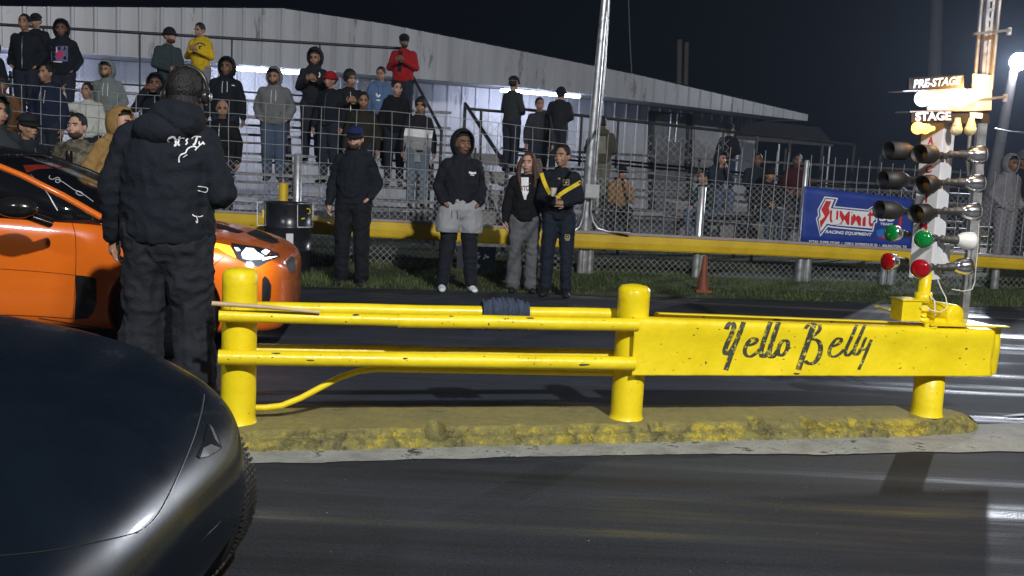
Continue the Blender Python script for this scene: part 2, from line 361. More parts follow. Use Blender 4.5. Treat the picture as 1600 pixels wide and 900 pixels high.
# concrete island
def island():
    M1 = bpy.data.materials.new('worn_yellow_concrete'); M1.use_nodes = True; nt = M1.node_tree; N = nt.nodes; L = nt.links; p = N['Principled BSDF']
    tc = N.new('ShaderNodeTexCoord')
    a = N.new('ShaderNodeTexNoise'); a.inputs['Scale'].default_value = 20; a.inputs['Detail'].default_value = 12; a.inputs['Roughness'].default_value = 0.84; L.new(tc.outputs['Object'], a.inputs['Vector'])
    c = N.new('ShaderNodeTexNoise'); c.inputs['Scale'].default_value = 2.2; c.inputs['Detail'].default_value = 4; L.new(tc.outputs['Object'], c.inputs['Vector'])
    sm = N.new('ShaderNodeMath'); sm.operation = 'ADD'; L.new(a.outputs[0], sm.inputs[0])
    s2 = N.new('ShaderNodeMath'); s2.operation = 'MULTIPLY_ADD'; s2.inputs[1].default_value = 0.5; s2.inputs[2].default_value = -0.25; L.new(c.outputs[0], s2.inputs[0]); L.new(s2.outputs[0], sm.inputs[1])
    r = N.new('ShaderNodeValToRGB'); e = r.color_ramp.elements
    e[0].position = 0.30; e[0].color = (0.012, 0.012, 0.008, 1); e[1].position = 0.39; e[1].color = (0.12, 0.11, 0.055, 1)
    q = e.new(0.46); q.color = (0.19, 0.175, 0.065, 1); q = e.new(0.55); q.color = (0.27, 0.235, 0.06, 1); q = e.new(0.60); q.color = (0.52, 0.40, 0.02, 1); q = e.new(0.75); q.color = (0.2, 0.19, 0.13, 1)
    L.new(sm.outputs[0], r.inputs[0]); sp = N.new('ShaderNodeSeparateXYZ'); L.new(tc.outputs['Object'], sp.inputs[0])
    zz_ = N.new('ShaderNodeMapRange'); zz_.inputs[1].default_value = 0.075; zz_.inputs[2].default_value = 0.094; L.new(sp.outputs[2], zz_.inputs[0])
    r3 = N.new('ShaderNodeValToRGB'); e = r3.color_ramp.elements; e[0].position = 0.30; e[0].color = (0.03, 0.03, 0.02, 1); e[1].position = 0.40; e[1].color = (0.20, 0.18, 0.07, 1); q = e.new(0.58); q.color = (0.27, 0.235, 0.075, 1); q = e.new(0.74); q.color = (0.33, 0.27, 0.05, 1); L.new(sm.outputs[0], r3.inputs[0])
    mm = N.new('ShaderNodeMix'); mm.data_type = 'RGBA'; L.new(zz_.outputs[0], mm.inputs[0]); L.new(r.outputs[0], mm.inputs[6]); L.new(r3.outputs[0], mm.inputs[7])
    vo = N.new('ShaderNodeTexVoronoi'); vo.feature = 'DISTANCE_TO_EDGE'; vo.inputs['Scale'].default_value = 5.5
    vm = N.new('ShaderNodeMix'); vm.data_type = 'RGBA'; vm.inputs[0].default_value = 0.22; L.new(tc.outputs['Object'], vm.inputs[6]); L.new(a.outputs[1], vm.inputs[7]); L.new(vm.outputs[2], vo.inputs['Vector'])
    vr = N.new('ShaderNodeMapRange'); vr.inputs[1].default_value = 0.0; vr.inputs[2].default_value = 0.045; vr.inputs[3].default_value = 0.12; vr.inputs[4].default_value = 1; L.new(vo.outputs['Distance'], vr.inputs[0])
    vx = N.new('ShaderNodeMix'); vx.data_type = 'RGBA'; vx.blend_type = 'MULTIPLY'; fx_ = N.new('ShaderNodeMapRange'); fx_.inputs[1].default_value = 0.07; fx_.inputs[2].default_value = 0.095; fx_.inputs[3].default_value = 0.9; fx_.inputs[4].default_value = 0.12; L.new(sp.outputs[2], fx_.inputs[0]); L.new(fx_.outputs[0], vx.inputs[0])
    L.new(mm.outputs[2], vx.inputs[6]); L.new(vr.outputs[0], vx.inputs[7]); L.new(vx.outputs[2], p.inputs['Base Color']); p.inputs['Roughness'].default_value = 0.85
    bp = N.new('ShaderNodeBump'); bp.inputs['Strength'].default_value = 0.9; bp.inputs['Distance'].default_value = 0.012; L.new(sm.outputs[0], bp.inputs['Height']); L.new(bp.outputs[0], p.inputs['Normal'])
    mb = MB(); rings = []
    n = 420; u0, u1 = -2.6, BL.u(G(1527, 678, 0))+.10
    for i in range(n+1):
        u = u0+(u1-u0)*i/n; q = Vector((u*1.3, 0, 0))
        end = max(0, (u-(u1-0.45))/0.45); sh = math.sqrt(max(0, 1-end*end))
        nf = noise.noise(q*2.2)*0.016+noise.noise(q*9)*0.012+noise.noise(q*31)*0.006
        nb = noise.noise(q*2+Vector((9, 9, 9)))*0.02+noise.noise(q*14)*0.008
        crack = max(0, noise.noise(q*5+Vector((3, 1, 7)))-0.15)*0.22
        fr = -0.235+0.02*u+nf; bk = 0.34-0.02*u+nb
        if u > 4.1: pass
        mid = (fr+bk)/2-0.02*end; fr = mid+(fr-mid)*sh; bk = mid+(bk-mid)*sh
        H = 0.094+noise.noise(q*4)*0.004; H *= (0.25+0.75*math.sqrt(sh)) if end > 0 else 1
        def jit(t, z, a=0.006): 
            w = Vector((u*22, t*45, z*60)); return BL.pt(u, t+noise.noise(w)*a, max(-0.01, z+noise.noise(w+Vector((4, 4, 4)))*a))
        k = [jit(fr-0.01, -0.012), jit(fr, 0.012), jit(fr+0.006, 0.030), jit(fr+0.012, 0.048-crack*0.2), jit(fr+0.045+crack*.5, 0.056-crack*.2), jit(fr+0.055+crack, 0.080*H/0.098), jit(fr+0.075+crack, H*0.98)]
        for t in range(1, 12): k.append(jit(fr+0.09+crack+(bk-0.03-fr-0.09-crack)*t/11.0, H, 0.002))
        k += [jit(bk, H*0.75), jit(bk+0.01, -0.012)]
        rings.append(k)
    mb.loft(rings, closed=False, cap=False)
    mb.sm = [False]*len(mb.sm)
    o = mb.build('kerb_island', M1); meta(o, kind='structure')
    return o
island()
CONC = mat('pale_concrete_apron', (0.29, 0.305, 0.295), 0.8, var=0.35, scale=5, bump=0.5, bscale=60, dirt=(0.05, 0.055, 0.055), dirt_amt=0.43, dscale=5)
fr = [(-2.6, -0.43), (-1.0, -0.42), (0.2, -0.42), (0.8, -0.41), (1.5, -0.40), (2.1, -0.41), (2.6, -0.42), (3.0, -0.47), (3.6, -0.46), (4.4, -0.5), (5.4, -0.62), (7.0, -0.7), (7.0, 0.16), (4.9, 0.10), (3.4, 0.0), (-2.6, 0.0)]
pts = []
for (a, b), (c, d) in zip(fr, fr[1:]):
    for k in range(12):
        f = k/12; u = a+(c-a)*f; t = b+(d-b)*f
        if b < -0.3 or d < -0.3: t += noise.noise(Vector((u*4, 0, 0)))*0.025+noise.noise(Vector((u*17, 0, 0)))*0.01
        pts.append(BL.pt(u, t))
sheet('pavement', pts, CONC, 0.004)
LINEM = mat('worn_white_line', (0.55, 0.57, 0.58), 0.6, var=0.2, dirt=(0.06, 0.06, 0.06), dirt_amt=0.42, dscale=14)
sheet('painted_line', [BL.pt(4.75, .245), BL.pt(9, .33), BL.pt(9, .42), BL.pt(4.95, .30)], LINEM, 0.008)
sheet('painted_line', [BL.pt(4.8, .02), BL.pt(9, .02), BL.pt(9, .11), BL.pt(4.75, .10)], LINEM, 0.0085)

# grass strip
GB = mat('grass_soil', (0.030, 0.045, 0.012), 0.95, var=0.5, scale=5, bump=0.6)
e0 = ga; e1 = gb
strip = []
for i in range(90):
    f = i/89; p = ga.lerp(gb, f); strip.append((p.x, p.y+noise.noise(Vector((p.x*1.3, 0, 0)))*0.10-0.02))
sheet('grass_ground', strip+[(gb.x, gb.y+6.0), (gb.x-30, 17.5), (ga.x, 17.5)], GB, 0.004)
GR = mat('grass_blades', (0.07, 0.10, 0.03), 0.7, var=0.5, scale=2.0)
mb = MB(); vs = []; fs = []
rnd = random.Random(3)
for i in range(42000):
    x = rnd.uniform(-8, 10.5); yb = ga.y+(gb.y-ga.y)*(x-ga.x)/(gb.x-ga.x); y = yb+0.03+rnd.random()**1.2*3.4+rnd.gauss(0, .02)
    cl = noise.noise(Vector((x*1.1, y*1.1, 0)))+noise.noise(Vector((x*4, y*4, 0)))*.5
    if cl < -0.25 and rnd.random() < .75: continue
    h = (0.02+rnd.random()*0.035)*(1+max(0, cl)*1.6); a = rnd.random()*6.28; w = 0.004+rnd.random()*.004; dx, dy = math.cos(a)*w, math.sin(a)*w
    b = len(vs); vs += [(x-dx, y-dy, 0), (x+dx, y+dy, 0), (x+rnd.gauss(0, .02), y+rnd.gauss(0, .02), h)]; fs.append((b, b+1, b+2))
mb.add(vs, fs, 0, False); g = mb.build('grass', GR, fix=False); meta(g, 'short patchy grass along the edge of the track', 'grass', kind='stuff')

# ---------------------------------------------------------------- the yellow barrier
bar = thing('barrier', 'yellow steel pipe and beam barrier with black script lettering on the island', 'barrier', p1)
bpy.context.view_layer.update()
def bbuild(mb, name, m, parent=bar, bevel=0): return to_local(mb, parent).build(name, m, parent, bevel)
def post(px, yb, yt, r, low=0.09):
    b = G(px, yb, 0.1) if yb else BL.pt(BL.u(bl(px, 652)), 0.0, 0.1); pl = Plane(b, b+BL.e); t = pl.at(px+ (0 if px < 500 else 16), yt); h = t.z
    mb = MB(); prof = [(0, r*1.12), (0.012, r*1.05), (0.03, r)]
    for i in range(14): prof.append((0.05+(h-0.1-0.07)*i/13, r*(1+noise.noise(Vector((i*1.3+px, 0, 0)))*0.012)))
    prof += [(h-0.1-0.018, r*0.985), (h-0.1-0.006, r*0.93), (h-0.1+0.004, r*0.8), (h-0.1+0.012, r*0.4), (h-0.1+0.015, 0.0)]
    mb.lathe((b.x, b.y, low), (0, 0, 1), prof, 40)
    return bbuild(mb, 'post', YEL)
post(372, 657, 419, 0.087); post(978, None, 445, 0.088)
b = p3; mb = MB(); mb.lathe((b.x, b.y, 0.09), (0, 0, 1), [(0, 0.097), (0.02, 0.09), (0.05, 0.088), (0.26, 0.086), (0.264, 0.08), (0.40, 0.08)], 32); bbuild(mb, 'post', YEL)
def rail(pts, r, t, name='rail_pipe', wob=0.0025, n=20):
    P = [bl(x, y, t) for x, y in pts]; out = []
    for a, b in zip(P, P[1:]):
        k = max(2, int((b-a).length/0.06))
        for i in range(k): out.append(a.lerp(b, i/k))
    out.append(P[-1])
    out = [p+Vector((0, 0, noise.noise(p*3)*wob)) for p in out]
    mb = MB(); mb.tube(out, r, n); return bbuild(mb, name, YEL)
tf, tb = -0.118, 0.118
rail([(342, 493), (626, 500.5)], 0.0305, tf); rail([(622, 500.5), (996, 507.5)], 0.0355, tf)
rail([(341, 558), (991, 568)], 0.0375, tf-0.004)
rail([(396, 481), (752, 488)], 0.034, tb); rail([(824, 488.5), (962, 491)], 0.034, tb)
rail([(396, 547), (957, 555)], 0.034, tb+0.006)
mb = MB(); P = [bl(x, y, .03) for x, y in [(392, 637), (415, 637), (440, 634), (470, 622), (500, 606), (530, 590), (560, 580), (590, 576.5)]]+[bl(962, 583.5, .03)]
mb.tube(P, 0.0165, 12); bbuild(mb, 'brace_pipe', YEL)
mb = MB(); mb.bar(bl(388, 590, 0.10), bl(960, 583, 0.10), 0.03, 0.012); 
# beams: formed plate section with rolled top flange, one each side of the posts
def beam(pxa, pxb, t, sgn, ztop_fn, zbot_fn, jag=0.0, name='channel_beam'):
    rings = []; ua = BL.u(bl(pxa, 540, t)); ub = BL.u(bl(pxb, 540, t)); n = 120
    for i in range(n+1):
        f = i/n; u = ua+(ub-ua)*f; zt = ztop_fn(f); zb = zbot_fn(f); h = zt-zb
        dn = noise.noise(Vector((u*3, t*9, 0)))*0.004
        o = []
        prof = [(-0.075, 0.0), (-0.06, 0.0), (-0.03, -0.001), (-0.012, -0.005), (-0.004, -0.013), (0.0, -0.03), (0.001, -0.06), (-0.006, -0.10), (-0.010, -0.16), (-0.008, -0.20), (-0.002, -h+0.03), (0.002, -h+0.008), (0.002, -h)]
        for a, z in prof: o.append((a, z))
        back = [(a-0.006, z) if z < -0.02 else (a-0.004, z-0.006) for a, z in o[::-1]]
        pts = []
        for k, (a, z) in enumerate(o+back):
            d2 = noise.noise(Vector((u*6, z*20, 3)))*0.0025
            w = zb + (noise.noise(Vector((u*25, 0, 0)))*0.003 if z <= -h+0.001 else 0)
            ju = (noise.noise(Vector((z*40, u, 0)))*jag if i in (0, n) else 0)
            pts.append(BL.pt(u+ju, t-sgn*(a+dn+d2), max(zt+z, w)))
        rings.append(pts)
    mb = MB(); mb.loft(rings); return bbuild(mb, name, YEL)
zt = lambda pa, pb: (lambda f: bl(*pa, tf-0.01).z*(1-f)+bl(*pb, tf-0.01).z*f)
fb = beam(990, 1554, tf-0.012, 1, zt((997, 497), (1556, 516)), zt((994, 586.5), (1550, 588)), 0.012)
bb = beam(1018, 1560, 0.16, -1, lambda f: bl(1018, 484, .2).z*(1-f)+bl(1558, 505, .2).z*f, lambda f: .30, 0.0)
# lettering painted on the near beam
bvh = bvh_of([fb]); fsurf = on_surface(bvh, 0.0025, 5.6)
def zz(pts): return [(1100+x*.175, 490+y*.175) for x, y in pts]
mb = MB(); strokes = [
 ([(200, 140), (215, 95), (255, 75), (275, 110), (245, 190), (205, 270), (180, 345), (205, 372), (250, 325), (300, 230), (355, 75)], 44), ([(350, 90), (300, 225), (250, 345), (195, 505)], 44),
 ([(395, 285), (455, 268), (480, 228), (440, 215), (395, 250), (365, 310), (365, 365), (405, 390), (455, 365), (500, 315)], 36),
 ([(595, 72), (550, 200), (510, 320), (510, 385), (545, 385), (580, 340)], 44), ([(668, 75), (625, 200), (585, 320), (580, 390), (620, 388), (660, 330)], 44),
 ([(735, 240), (700, 240), (665, 300), (660, 360), (690, 382), (735, 340), (752, 285), (748, 240), (720, 235)], 36), ([(740, 290), (772, 312)], 22),
 ([(985, 85), (940, 220), (890, 360), (842, 500)], 52), ([(905, 135), (930, 100), (990, 85), (1040, 100), (1035, 150), (990, 190), (940, 215)], 34),
 ([(950, 225), (1020, 235), (1045, 290), (1035, 370), (995, 435), (940, 455), (900, 420)], 44),
 ([(1145, 295), (1210, 270), (1235, 225), (1195, 215), (1145, 265), (1118, 330), (1120, 375), (1160, 390), (1210, 365), (1250, 320)], 32),
 ([(1365, 98), (1315, 220), (1265, 320), (1262, 375), (1295, 375), (1335, 325)], 32), ([(1438, 98), (1390, 210), (1342, 310), (1340, 370), (1375, 365), (1405, 310)], 32),
 ([(1448, 212), (1415, 285), (1412, 325), (1440, 325), (1468, 290)], 26), ([(1495, 232), (1440, 370), (1382, 500)], 28)]
for pts, w in strokes: ribbon(mb, zz(pts), w*.175, fsurf, (0, 0, 0), (1, 0.1))
to_local(mb, bar).build('lettering', BLK, bar, fix=False)
# chips of bare metal on the paint
CH = mat('chipped_paint', (0.05, 0.045, 0.03), 0.7)
bvh = bvh_of([o for o in bar.children if o.name.startswith('rail') or o.name.startswith('channel')]); sf = on_surface(bvh, 0.002)
mb = MB()
def chip(cx, cy, w, h):
    n = 9; P = [(cx+math.cos(k*6.283/n)*w*rnd.uniform(.5, 1), cy+math.sin(k*6.283/n)*h*rnd.uniform(.5, 1)) for k in range(n)]
    V = [sf(cx, cy)]+[sf(*q) for q in P]; mb.add(V, [(0, k+1, (k+1) % n+1) for k in range(n)], 0, False)
for c in [(912, 570, 12, 2.5), (557, 492, 7, 2), (430, 552, 10, 1.5), (485, 563, 8, 1.6), (633, 560, 6, 2), (1213, 501, 9, 2.4), (1103, 567, 1.5, 3), (1245, 584, 6, 2), (705, 494, 5, 1.3), (828, 497, 9, 1.5), (1510, 545, 2, 2), (1300, 503, 4, 1.5), (1500, 560, 2.5, 1.2), (1078, 560, 3, 1)]: chip(*c)
for i in range(70):
    x = rnd.uniform(350, 1540); y = rnd.choice([493+(x-342)*.021, 556+(x-342)*.015]) + rnd.uniform(-6, 7) if x < 985 else rnd.uniform(505, 580)
    chip(x, y, rnd.uniform(.8, 2.6), rnd.uniform(.5, 1.2))
to_local(mb, bar).build('paint_chip', CH, bar, fix=False)
# top plate with the tree's foot
zt1 = bl(1440, 500, 0.0).z
A = lambda px, py, z: G(px, py, z)
mb = MB(); zp = bl(1420, 503, 0).z+0.012
pl_ = [A(1367, 477.5, zp+.035), A(1432, 482, zp+.03), A(1520, 501, zp), A(1556, 509, zp-.01), A(1455, 506, zp)]
mb.prism(pl_, (0, 0, -0.012)); bbuild(mb, 'top_plate', YEL)
mb = MB(); mb.box(bl(1454, 509, -.11), (.07, .02, .03)); bbuild(mb, 'plate_edge', YEL)

# cloth, stick
CL = mat('blue_grey_cloth', (0.045, 0.065, 0.11), 0.9, var=0.35, scale=8, bump=0.8, bscale=30, stretch=(8, 1, 1))
mb = MB(); rings = []
ca = bl(752, 490, tb); cb = bl(823, 492, tb); n = 56
for i in range(n+1):
    f = i/n; c = ca.lerp(cb, f); env = math.sin(math.pi*min(1, max(0, f*.92+.04)))**.45; fold = 0.006*math.sin(f*58)+0.005*math.sin(f*31+1); ring = []
    for k in range(16):
        a = -R(30)+k*R(240)/15; rr = 0.046+0.035*env*max(0, math.sin(a))+fold
        ring.append(c+BL.n*(math.cos(a)*rr)+Vector((0, 0, math.sin(a)*rr*1.1+(0.0 if 2 < k < 14 else -0.05-0.01*math.sin(f*20)))))
    rings.append(ring)
mb.loft(rings, closed=False, cap=False); o = mb.build('cloth', CL); q = o.modifiers.new('s', 'SOLIDIFY'); q.thickness = 0.008
meta(o, 'dark blue ribbed cloth draped over the rear barrier pipe', 'cloth')
WOOD = mat('bare_wood', (0.55, 0.42, 0.24), 0.6, var=0.2)
mb = MB(); mb.tube([bl(331, 474, -.165), bl(420, 480, -.165), bl(500, 488, -.155)], [.012, .011, .008], 10); meta(mb.build('wooden_stick', WOOD), 'pale wooden stick lying across the first barrier post', 'stick')

# ---------------------------------------------------------------- starting tree
TD = BL.a + Vector((0, 0, 0))
tp = Plane(p3, p3+BL.e)
def T(px, py, off=0.0): return tp.at(px, py, off)
tree = thing('starting_light_tree', 'white drag race starting light tree with coloured lamps above the barrier end', 'starting lights', T(1443, 490))
bpy.context.view_layer.update()
def tb_(mb, name, m, parent=tree, bevel=0): return to_local(mb, parent).build(name, m, parent, bevel)
mb = MB(); z0 = zp+.005; c = T(1441, 480); mb.lathe((c.x, c.y, z0), (0, 0, 1), [(0, .045), (.012, .045), (.014, .03), (.05, .03), (.052, .042), (.07, .042), (.072, .033), (.10, .033), (.102, .05), (.16, .05), (.162, .036), (.30, .036)], 24); tb_(mb, 'base_column', YEL)
# box and drum standing on the plate belong to the barrier top
c = T(1419, 474); mb = MB(); mb.box((c.x-.01, c.y, z0+.055), (.125, .12, .12), Matrix.Rotation(R(12), 3, 'Z')); mb.box((c.x-.01, c.y, z0+.12), (.14, .135, .008), Matrix.Rotation(R(12), 3, 'Z')); bbuild(mb, 'junction_box', YEL, bevel=.003)
c = T(1472, 490); mb = MB(); mb.lathe((c.x-.02, c.y+.12, z0+.03), (.45, -1, 0), [(0, .0), (.002, .055), (.008, .064), (.02, .068), (.18, .068), (.192, .064), (.198, .055), (.2, 0)], 28); mb.box((c.x, c.y, z0+.005), (.14, .14, .02)); bbuild(mb, 'motor_drum', YEL)
# column box, corner to the camera
zb_ = T(1446, 437).z; zt_ = T(1468, 192).z
bc = T(1446, 437, .06); rotz = R(45+14-8)
M3 = Matrix.Rotation(R(40), 3, 'Z')
cc = Vector((T(1447, 400, .06).x, bc.y, 0)); top = T(1468, 200, .06)
cx = (bc.x+top.x)/2
lean = (top.x-bc.x)
mb = MB(); w = .135
def colring(z, x, w):
    return [Vector((x, bc.y+.01, z))+M3 @ Vector(v) for v in ((-w/2, -w/2, 0), (w/2, -w/2, 0), (w/2, w/2, 0), (-w/2, w/2, 0))]
colx = lambda z: bc.x
mb.loft([colring(zb_, bc.x, w), colring(zt_, top.x, w)]); mb.sm = [False]*len(mb.sm)
column = tb_(mb, 'column', mat('white_column_paint', (0.68, 0.70, 0.74), 0.35, var=0.06, dirt=(.3, .3, .3), dirt_amt=.3), bevel=.003)
cs = on_surface(bvh_of([column]), .003)
mb = MB()
for ch, q in (('A', [(1451, 213), (1459, 213), (1458, 225), (1450, 225)]), ('C', [(1446, 261), (1456, 258), (1456, 269), (1446, 271)]), ('T', [(1443, 301), (1453, 300), (1452, 316), (1443, 316)]), ('M', [(1437, 348), (1449, 348), (1449, 358), (1437, 358)])):
    t = text_quad(ch, q, cs, (0, 0, 0), .03); mb.add(t.v, t.f, 0, False)
tb_(mb, 'lettering', RED)
mb = MB(); a = T(1482, 398, .02); mb.box((a.x, a.y+.05, a.z), (.075, .03, .12), M3); tb_(mb, 'side_box', MATS['white_column_paint'], bevel=.002)
# sign boards
SB = mat('sign_board_black', (0.02, 0.02, 0.022), 0.5)
mb = MB(); a, b_ = T(1413, 181, -.07), T(1548, 183, -.05); mb.prism([T(1424, 174, -.07), T(1546, 172, -.05), T(1546, 193, -.05), T(1424, 191, -.07)], BL.n*.012); s1 = tb_(mb, 'stage_sign', SB)
mb = MB(); mb.prism([T(1420, 122, -.07), T(1506, 117, -.06), T(1506, 139, -.06), T(1420, 141, -.07)], BL.n*.012); s2 = tb_(mb, 'pre_stage_sign', SB)
mb = MB(); mb.prism([T(1422, 173.5, -.08), T(1547, 171, -.06), T(1547, 173, -.06), T(1422, 175.5, -.08)], BL.n*.14); mb.prism([T(1411, 141.5, -.09), T(1508, 138, -.07), T(1508, 140, -.07), T(1411, 143, -.09)], BL.n*.14); tb_(mb, 'shelf', STEEL)
g = text_quad('PRE-STAGE', [(1427, 124.5), (1503, 119), (1501, 132), (1427, 138)], lambda x, y: T(x, y, -.075), (0, -.002, 0), .035, .15); to_local(g, s2).build('lettering', WPR, s2)
g = text_quad('STAGE', [(1430, 175.5), (1486, 174), (1486, 188), (1430, 189)], lambda x, y: T(x, y, -.075), (0, -.002, 0), .04); to_local(g, s1).build('lettering', WPR, s1)
mb = MB(); mb.prism([T(1515, 176, -.06), T(1534, 177, -.06), T(1533, 185, -.06), T(1515, 184, -.06)], BL.n*-.008); to_local(mb, s1).build('white_tag', WPR, s1)
mb = MB(); mb.prism([T(1450, 143, -.02), T(1550, 137, 0.02), T(1549, 172, 0.02), T(1450, 172, -.02)], BL.n*.01); mb.prism([T(1521, 115, .04), T(1553, 118, .04), T(1552, 138, .04), T(1520, 138, .04)], BL.n*.01); tb_(mb, 'back_plate', mat('cream_plate', (.7, .62, .5), .5))
# lit bulbs
def bulb(px, py, r, off, m, par=tree, neck=(0.6, 0, .1)):
    c = T(px, py, off); mb = MB(); mb.ell(c, (r, r, r), 20, 14); d = Vector(neck).normalized()
    mb.lathe(c+d*r*.7, d, [(0, r*.7), (r*.9, r*.45), (r*1.2, r*.42)], 16); return tb_(mb, 'bulb', m), c
B1 = mat('lit_bulb_white', (.9, .9, 1), .3, emit=(.72, .78, 1), estr=16); B2 = mat('lit_bulb_amber', (1, .6, .1), .3, emit=(1, .42, .05), estr=7)
B3 = mat('lit_bulb_warm', (1, .7, .3), .3, emit=(1, .50, .13), estr=18)
o, c = bulb(1442, 154, .044, -.12, B1); point('bulb_light', c+Vector((0, -.08, 0)), .5, (.75, .8, 1), .05)
o, c = bulb(1434, 200, .034, -.12, B2); point('bulb_light', c+Vector((0, -.07, 0)), 0.35, (1, .45, .08), .04)
bulb(1446, 202, .026, -.10, B2)
bulb(1502, 158, .034, -.08, B3)
o, c = bulb(1520, 150, .036, -.06, B3); point('bulb_light', c+Vector((.03, -.07, .03)), 13.0, (1, .50, .15), .04)
CB = mat('unlit_cream_bulb', (.62, .55, .3), .3)
for x in (1494, 1516):
    c = T(x, 203, -.06); mb = MB(); mb.ell(c, (.034, .034, .034), 18, 12); mb.lathe(c+Vector((0, 0, .024)), (0, 0, 1), [(0, .028), (.03, .018), (.045, .016)], 14); tb_(mb, 'bulb', CB)
# spot lamps: socket, reflector, glass, some with a black hood
SOCK = mat('socket_grey', (.045, .045, .045), .5); CHR = mat('chromed_reflector', (.75, .76, .78), .16, .95, var=.05)
AMB = mat('amber_glass', (.45, .22, .03), .15, coat=.5); GRN = mat('green_glass', (.004, .19, .035), .06, coat=.6); RDG = mat('red_glass', (.34, .004, .008), .06, coat=.6)
HOOD = mat('black_hood', (.016, .015, .014), .55, var=.3); WGL = mat('white_lamp_glass', (.72, .74, .72), .25)
def lamp(base, front, r, glass, hood=False, body=CHR, sock=True):
    """base -> front are points; the lamp faces from base towards front"""
    base = Vector(base); front = Vector(front); d = (front-base); L = d.length; d.normalize()
    root = None
    mb = MB()
    if hood:
        mb.lathe(base, d, [(0, r*.35), (L*.18, r*.38), (L*.2, r*.5), (L*.45, r*.98), (L*.5, r), (L, r), (L, r*.93), (L*.55, r*.9), (L*.5, 0)], 26)
        root = tb_(mb, 'hood', HOOD)
        g = MB(); g.lathe(base, d, [(L*.505, r*.88), (L*.56, r*.8), (L*.62, r*.45), (L*.64, 0)], 24); to_local(g, root).build('lens', glass, root)
        k = MB(); k.lathe(base-d*r*1.1, d, [(0, r*.2), (r*.1, r*.33), (r*.6, r*.33), (r*1.1, r*.4)], 16); to_local(k, root).build('socket', SOCK, root)
    else:
        a = L*.48
        mb.lathe(base, d, [(a, r*.42), (a+L*.05, r*.60), (a+L*.13, r*.82), (a+L*.24, r*.95), (a+L*.38, r), (L*.93, r*1.02), (L*.93, r*.98), (a+L*.3, r*.85)], 28)
        root = tb_(mb, 'lamp', body)
        g = MB(); g.lathe(base, d, [(L*.93, r*.985), (L*.965, r*.88), (L*.99, r*.55), (L, 0)], 28); to_local(g, root).build('lens', glass, root)
        k = MB(); k.lathe(base, d, [(0, r*.25), (L*.06, r*.45), (L*.12, r*.36), (L*.3, r*.38), (L*.32, r*.5), (a+L*.03, r*.5)], 18); to_local(k, root).build('socket', SOCK, root)
    return root
def hl(a, b, r, glass, oa, ob, hood=True, body=CHR): return lamp(T(a[0], a[1], oa), T(b[0], b[1], ob), r, glass, hood, body)
for (x0, y0, x1, y1) in ((1436, 238, 1388, 235), (1428, 281, 1379, 281), (1419, 331, 1373, 327)):
    hl((x0, y0), (x1, y1), .052, AMB, .0, -.035)
for (x0, y0, x1, y1) in ((1470, 243, 1436, 240), (1467, 286, 1440, 289), (1460, 331, 1430, 334)):
    hl((x0, y0), (x1, y1), .054, AMB, -.05, -.13)
for (x0, y0, x1, y1) in ((1481, 241, 1543, 242), (1477, 284, 1540, 287), (1472, 329, 1534, 331)):
    hl((x0, y0), (x1-4, y1), .054, WGL, -.02, -.05, False)
hl((1468, 373), (1523, 377), .054, WGL, -.02, -.05, False, WGL); hl((1462, 418), (1518, 416), .052, AMB, -.02, -.05, False)
hl((1422, 367), (1390, 364), .048, GRN, .02, -.03, False); hl((1418, 408), (1384, 409), .05, RDG, .02, -.03, False)
hl((1462, 372), (1441, 374), .050, GRN, -.05, -.24, False); hl((1456, 417), (1436, 420), .053, RDG, -.05, -.24, False)
# mast behind the tree
mast = thing('mast', 'tall silver slotted mast with twin tubes behind the starting lights', 'mast', (T(1505, 505, .1).x, T(1505, 505, .1).y, zp))
bpy.context.view_layer.update()
def mbb(mb, name, m): return to_local(mb, mast).build(name, m, mast)
mb = MB(); mb.bar(T(1504, 508, .08), T(1580, -260, .08), .042, .042); mbb(mb, 'square_tube', STEEL)
mb = MB(); mb.tube([T(1560.5, 20, .03), T(1590, -260, .03)], .010, 10); mb.tube([T(1549, 140, .03), T(1560.5, 20, .03)], .010, 10); mbb(mb, 'conduit', PIPE)
mb = MB(); mb.tube([T(1516, 300, .06), T(1512, 250, .06), T(1523, 130, .06), T(1534, 0, .06), T(1560, -260, .06)], .011, 10); mbb(mb, 'conduit', PIPE)
# slotted channel: web strips round the slots
a, b_ = T(1520, 410, .07), T(1564, -200, .07); d = (b_-a); n = int(d.length/.055); d.normalize(); x = Vector((1, .2, 0)); x = (x-d*x.dot(d)).normalized()
mb = MB()
for s_ in (-1, 1): mb.bar(a+x*s_*.0185, b_+x*s_*.0185, .017, .004); mb.bar(a+x*s_*.027+Vector((0, .02, 0)), b_+x*s_*.027+Vector((0, .02, 0)), .004, .036)
for i in range(n+1): c = a+d*(i*.055); mb.bar(c-d*.009, c+d*.009, .0205, .0035)
mbb(mb, 'slotted_channel', STEEL)
for y in (51, 155):
    mb = MB(); mb.bar(T(1520+(155-y)*.02, y+2, .02), T(1579-(y-51)*.06, y-4, .02), .022, .014); mb.bar(T(1577-(y-51)*.06, y-8, .02), T(1576-(y-51)*.06, y+4, .02), .02, .02); mbb(mb, 'bracket', STEEL)
CAB = mat('white_cable', (.7, .68, .6), .5)
mb = MB(); mb.tube([T(1529, 350, .0), T(1528, 385, 0), T(1525, 415, 0), T(1523, 440, 0), T(1519, 452, 0), T(1505, 455, 0), T(1487, 452, 0)], .003, 6); mb.tube([T(1465, 437, 0), T(1470, 450, -.02), T(1478, 465, -.04), T(1480, 480, -.06), T(1470, 488, -.1), T(1455, 485, -.1), T(1440, 478, -.08)], .0032, 6); mb.tube([T(1452, 461, -.05), T(1460, 470, -.08), T(1461, 492, -.08)], .004, 6); tb_(mb, 'cable', CAB)
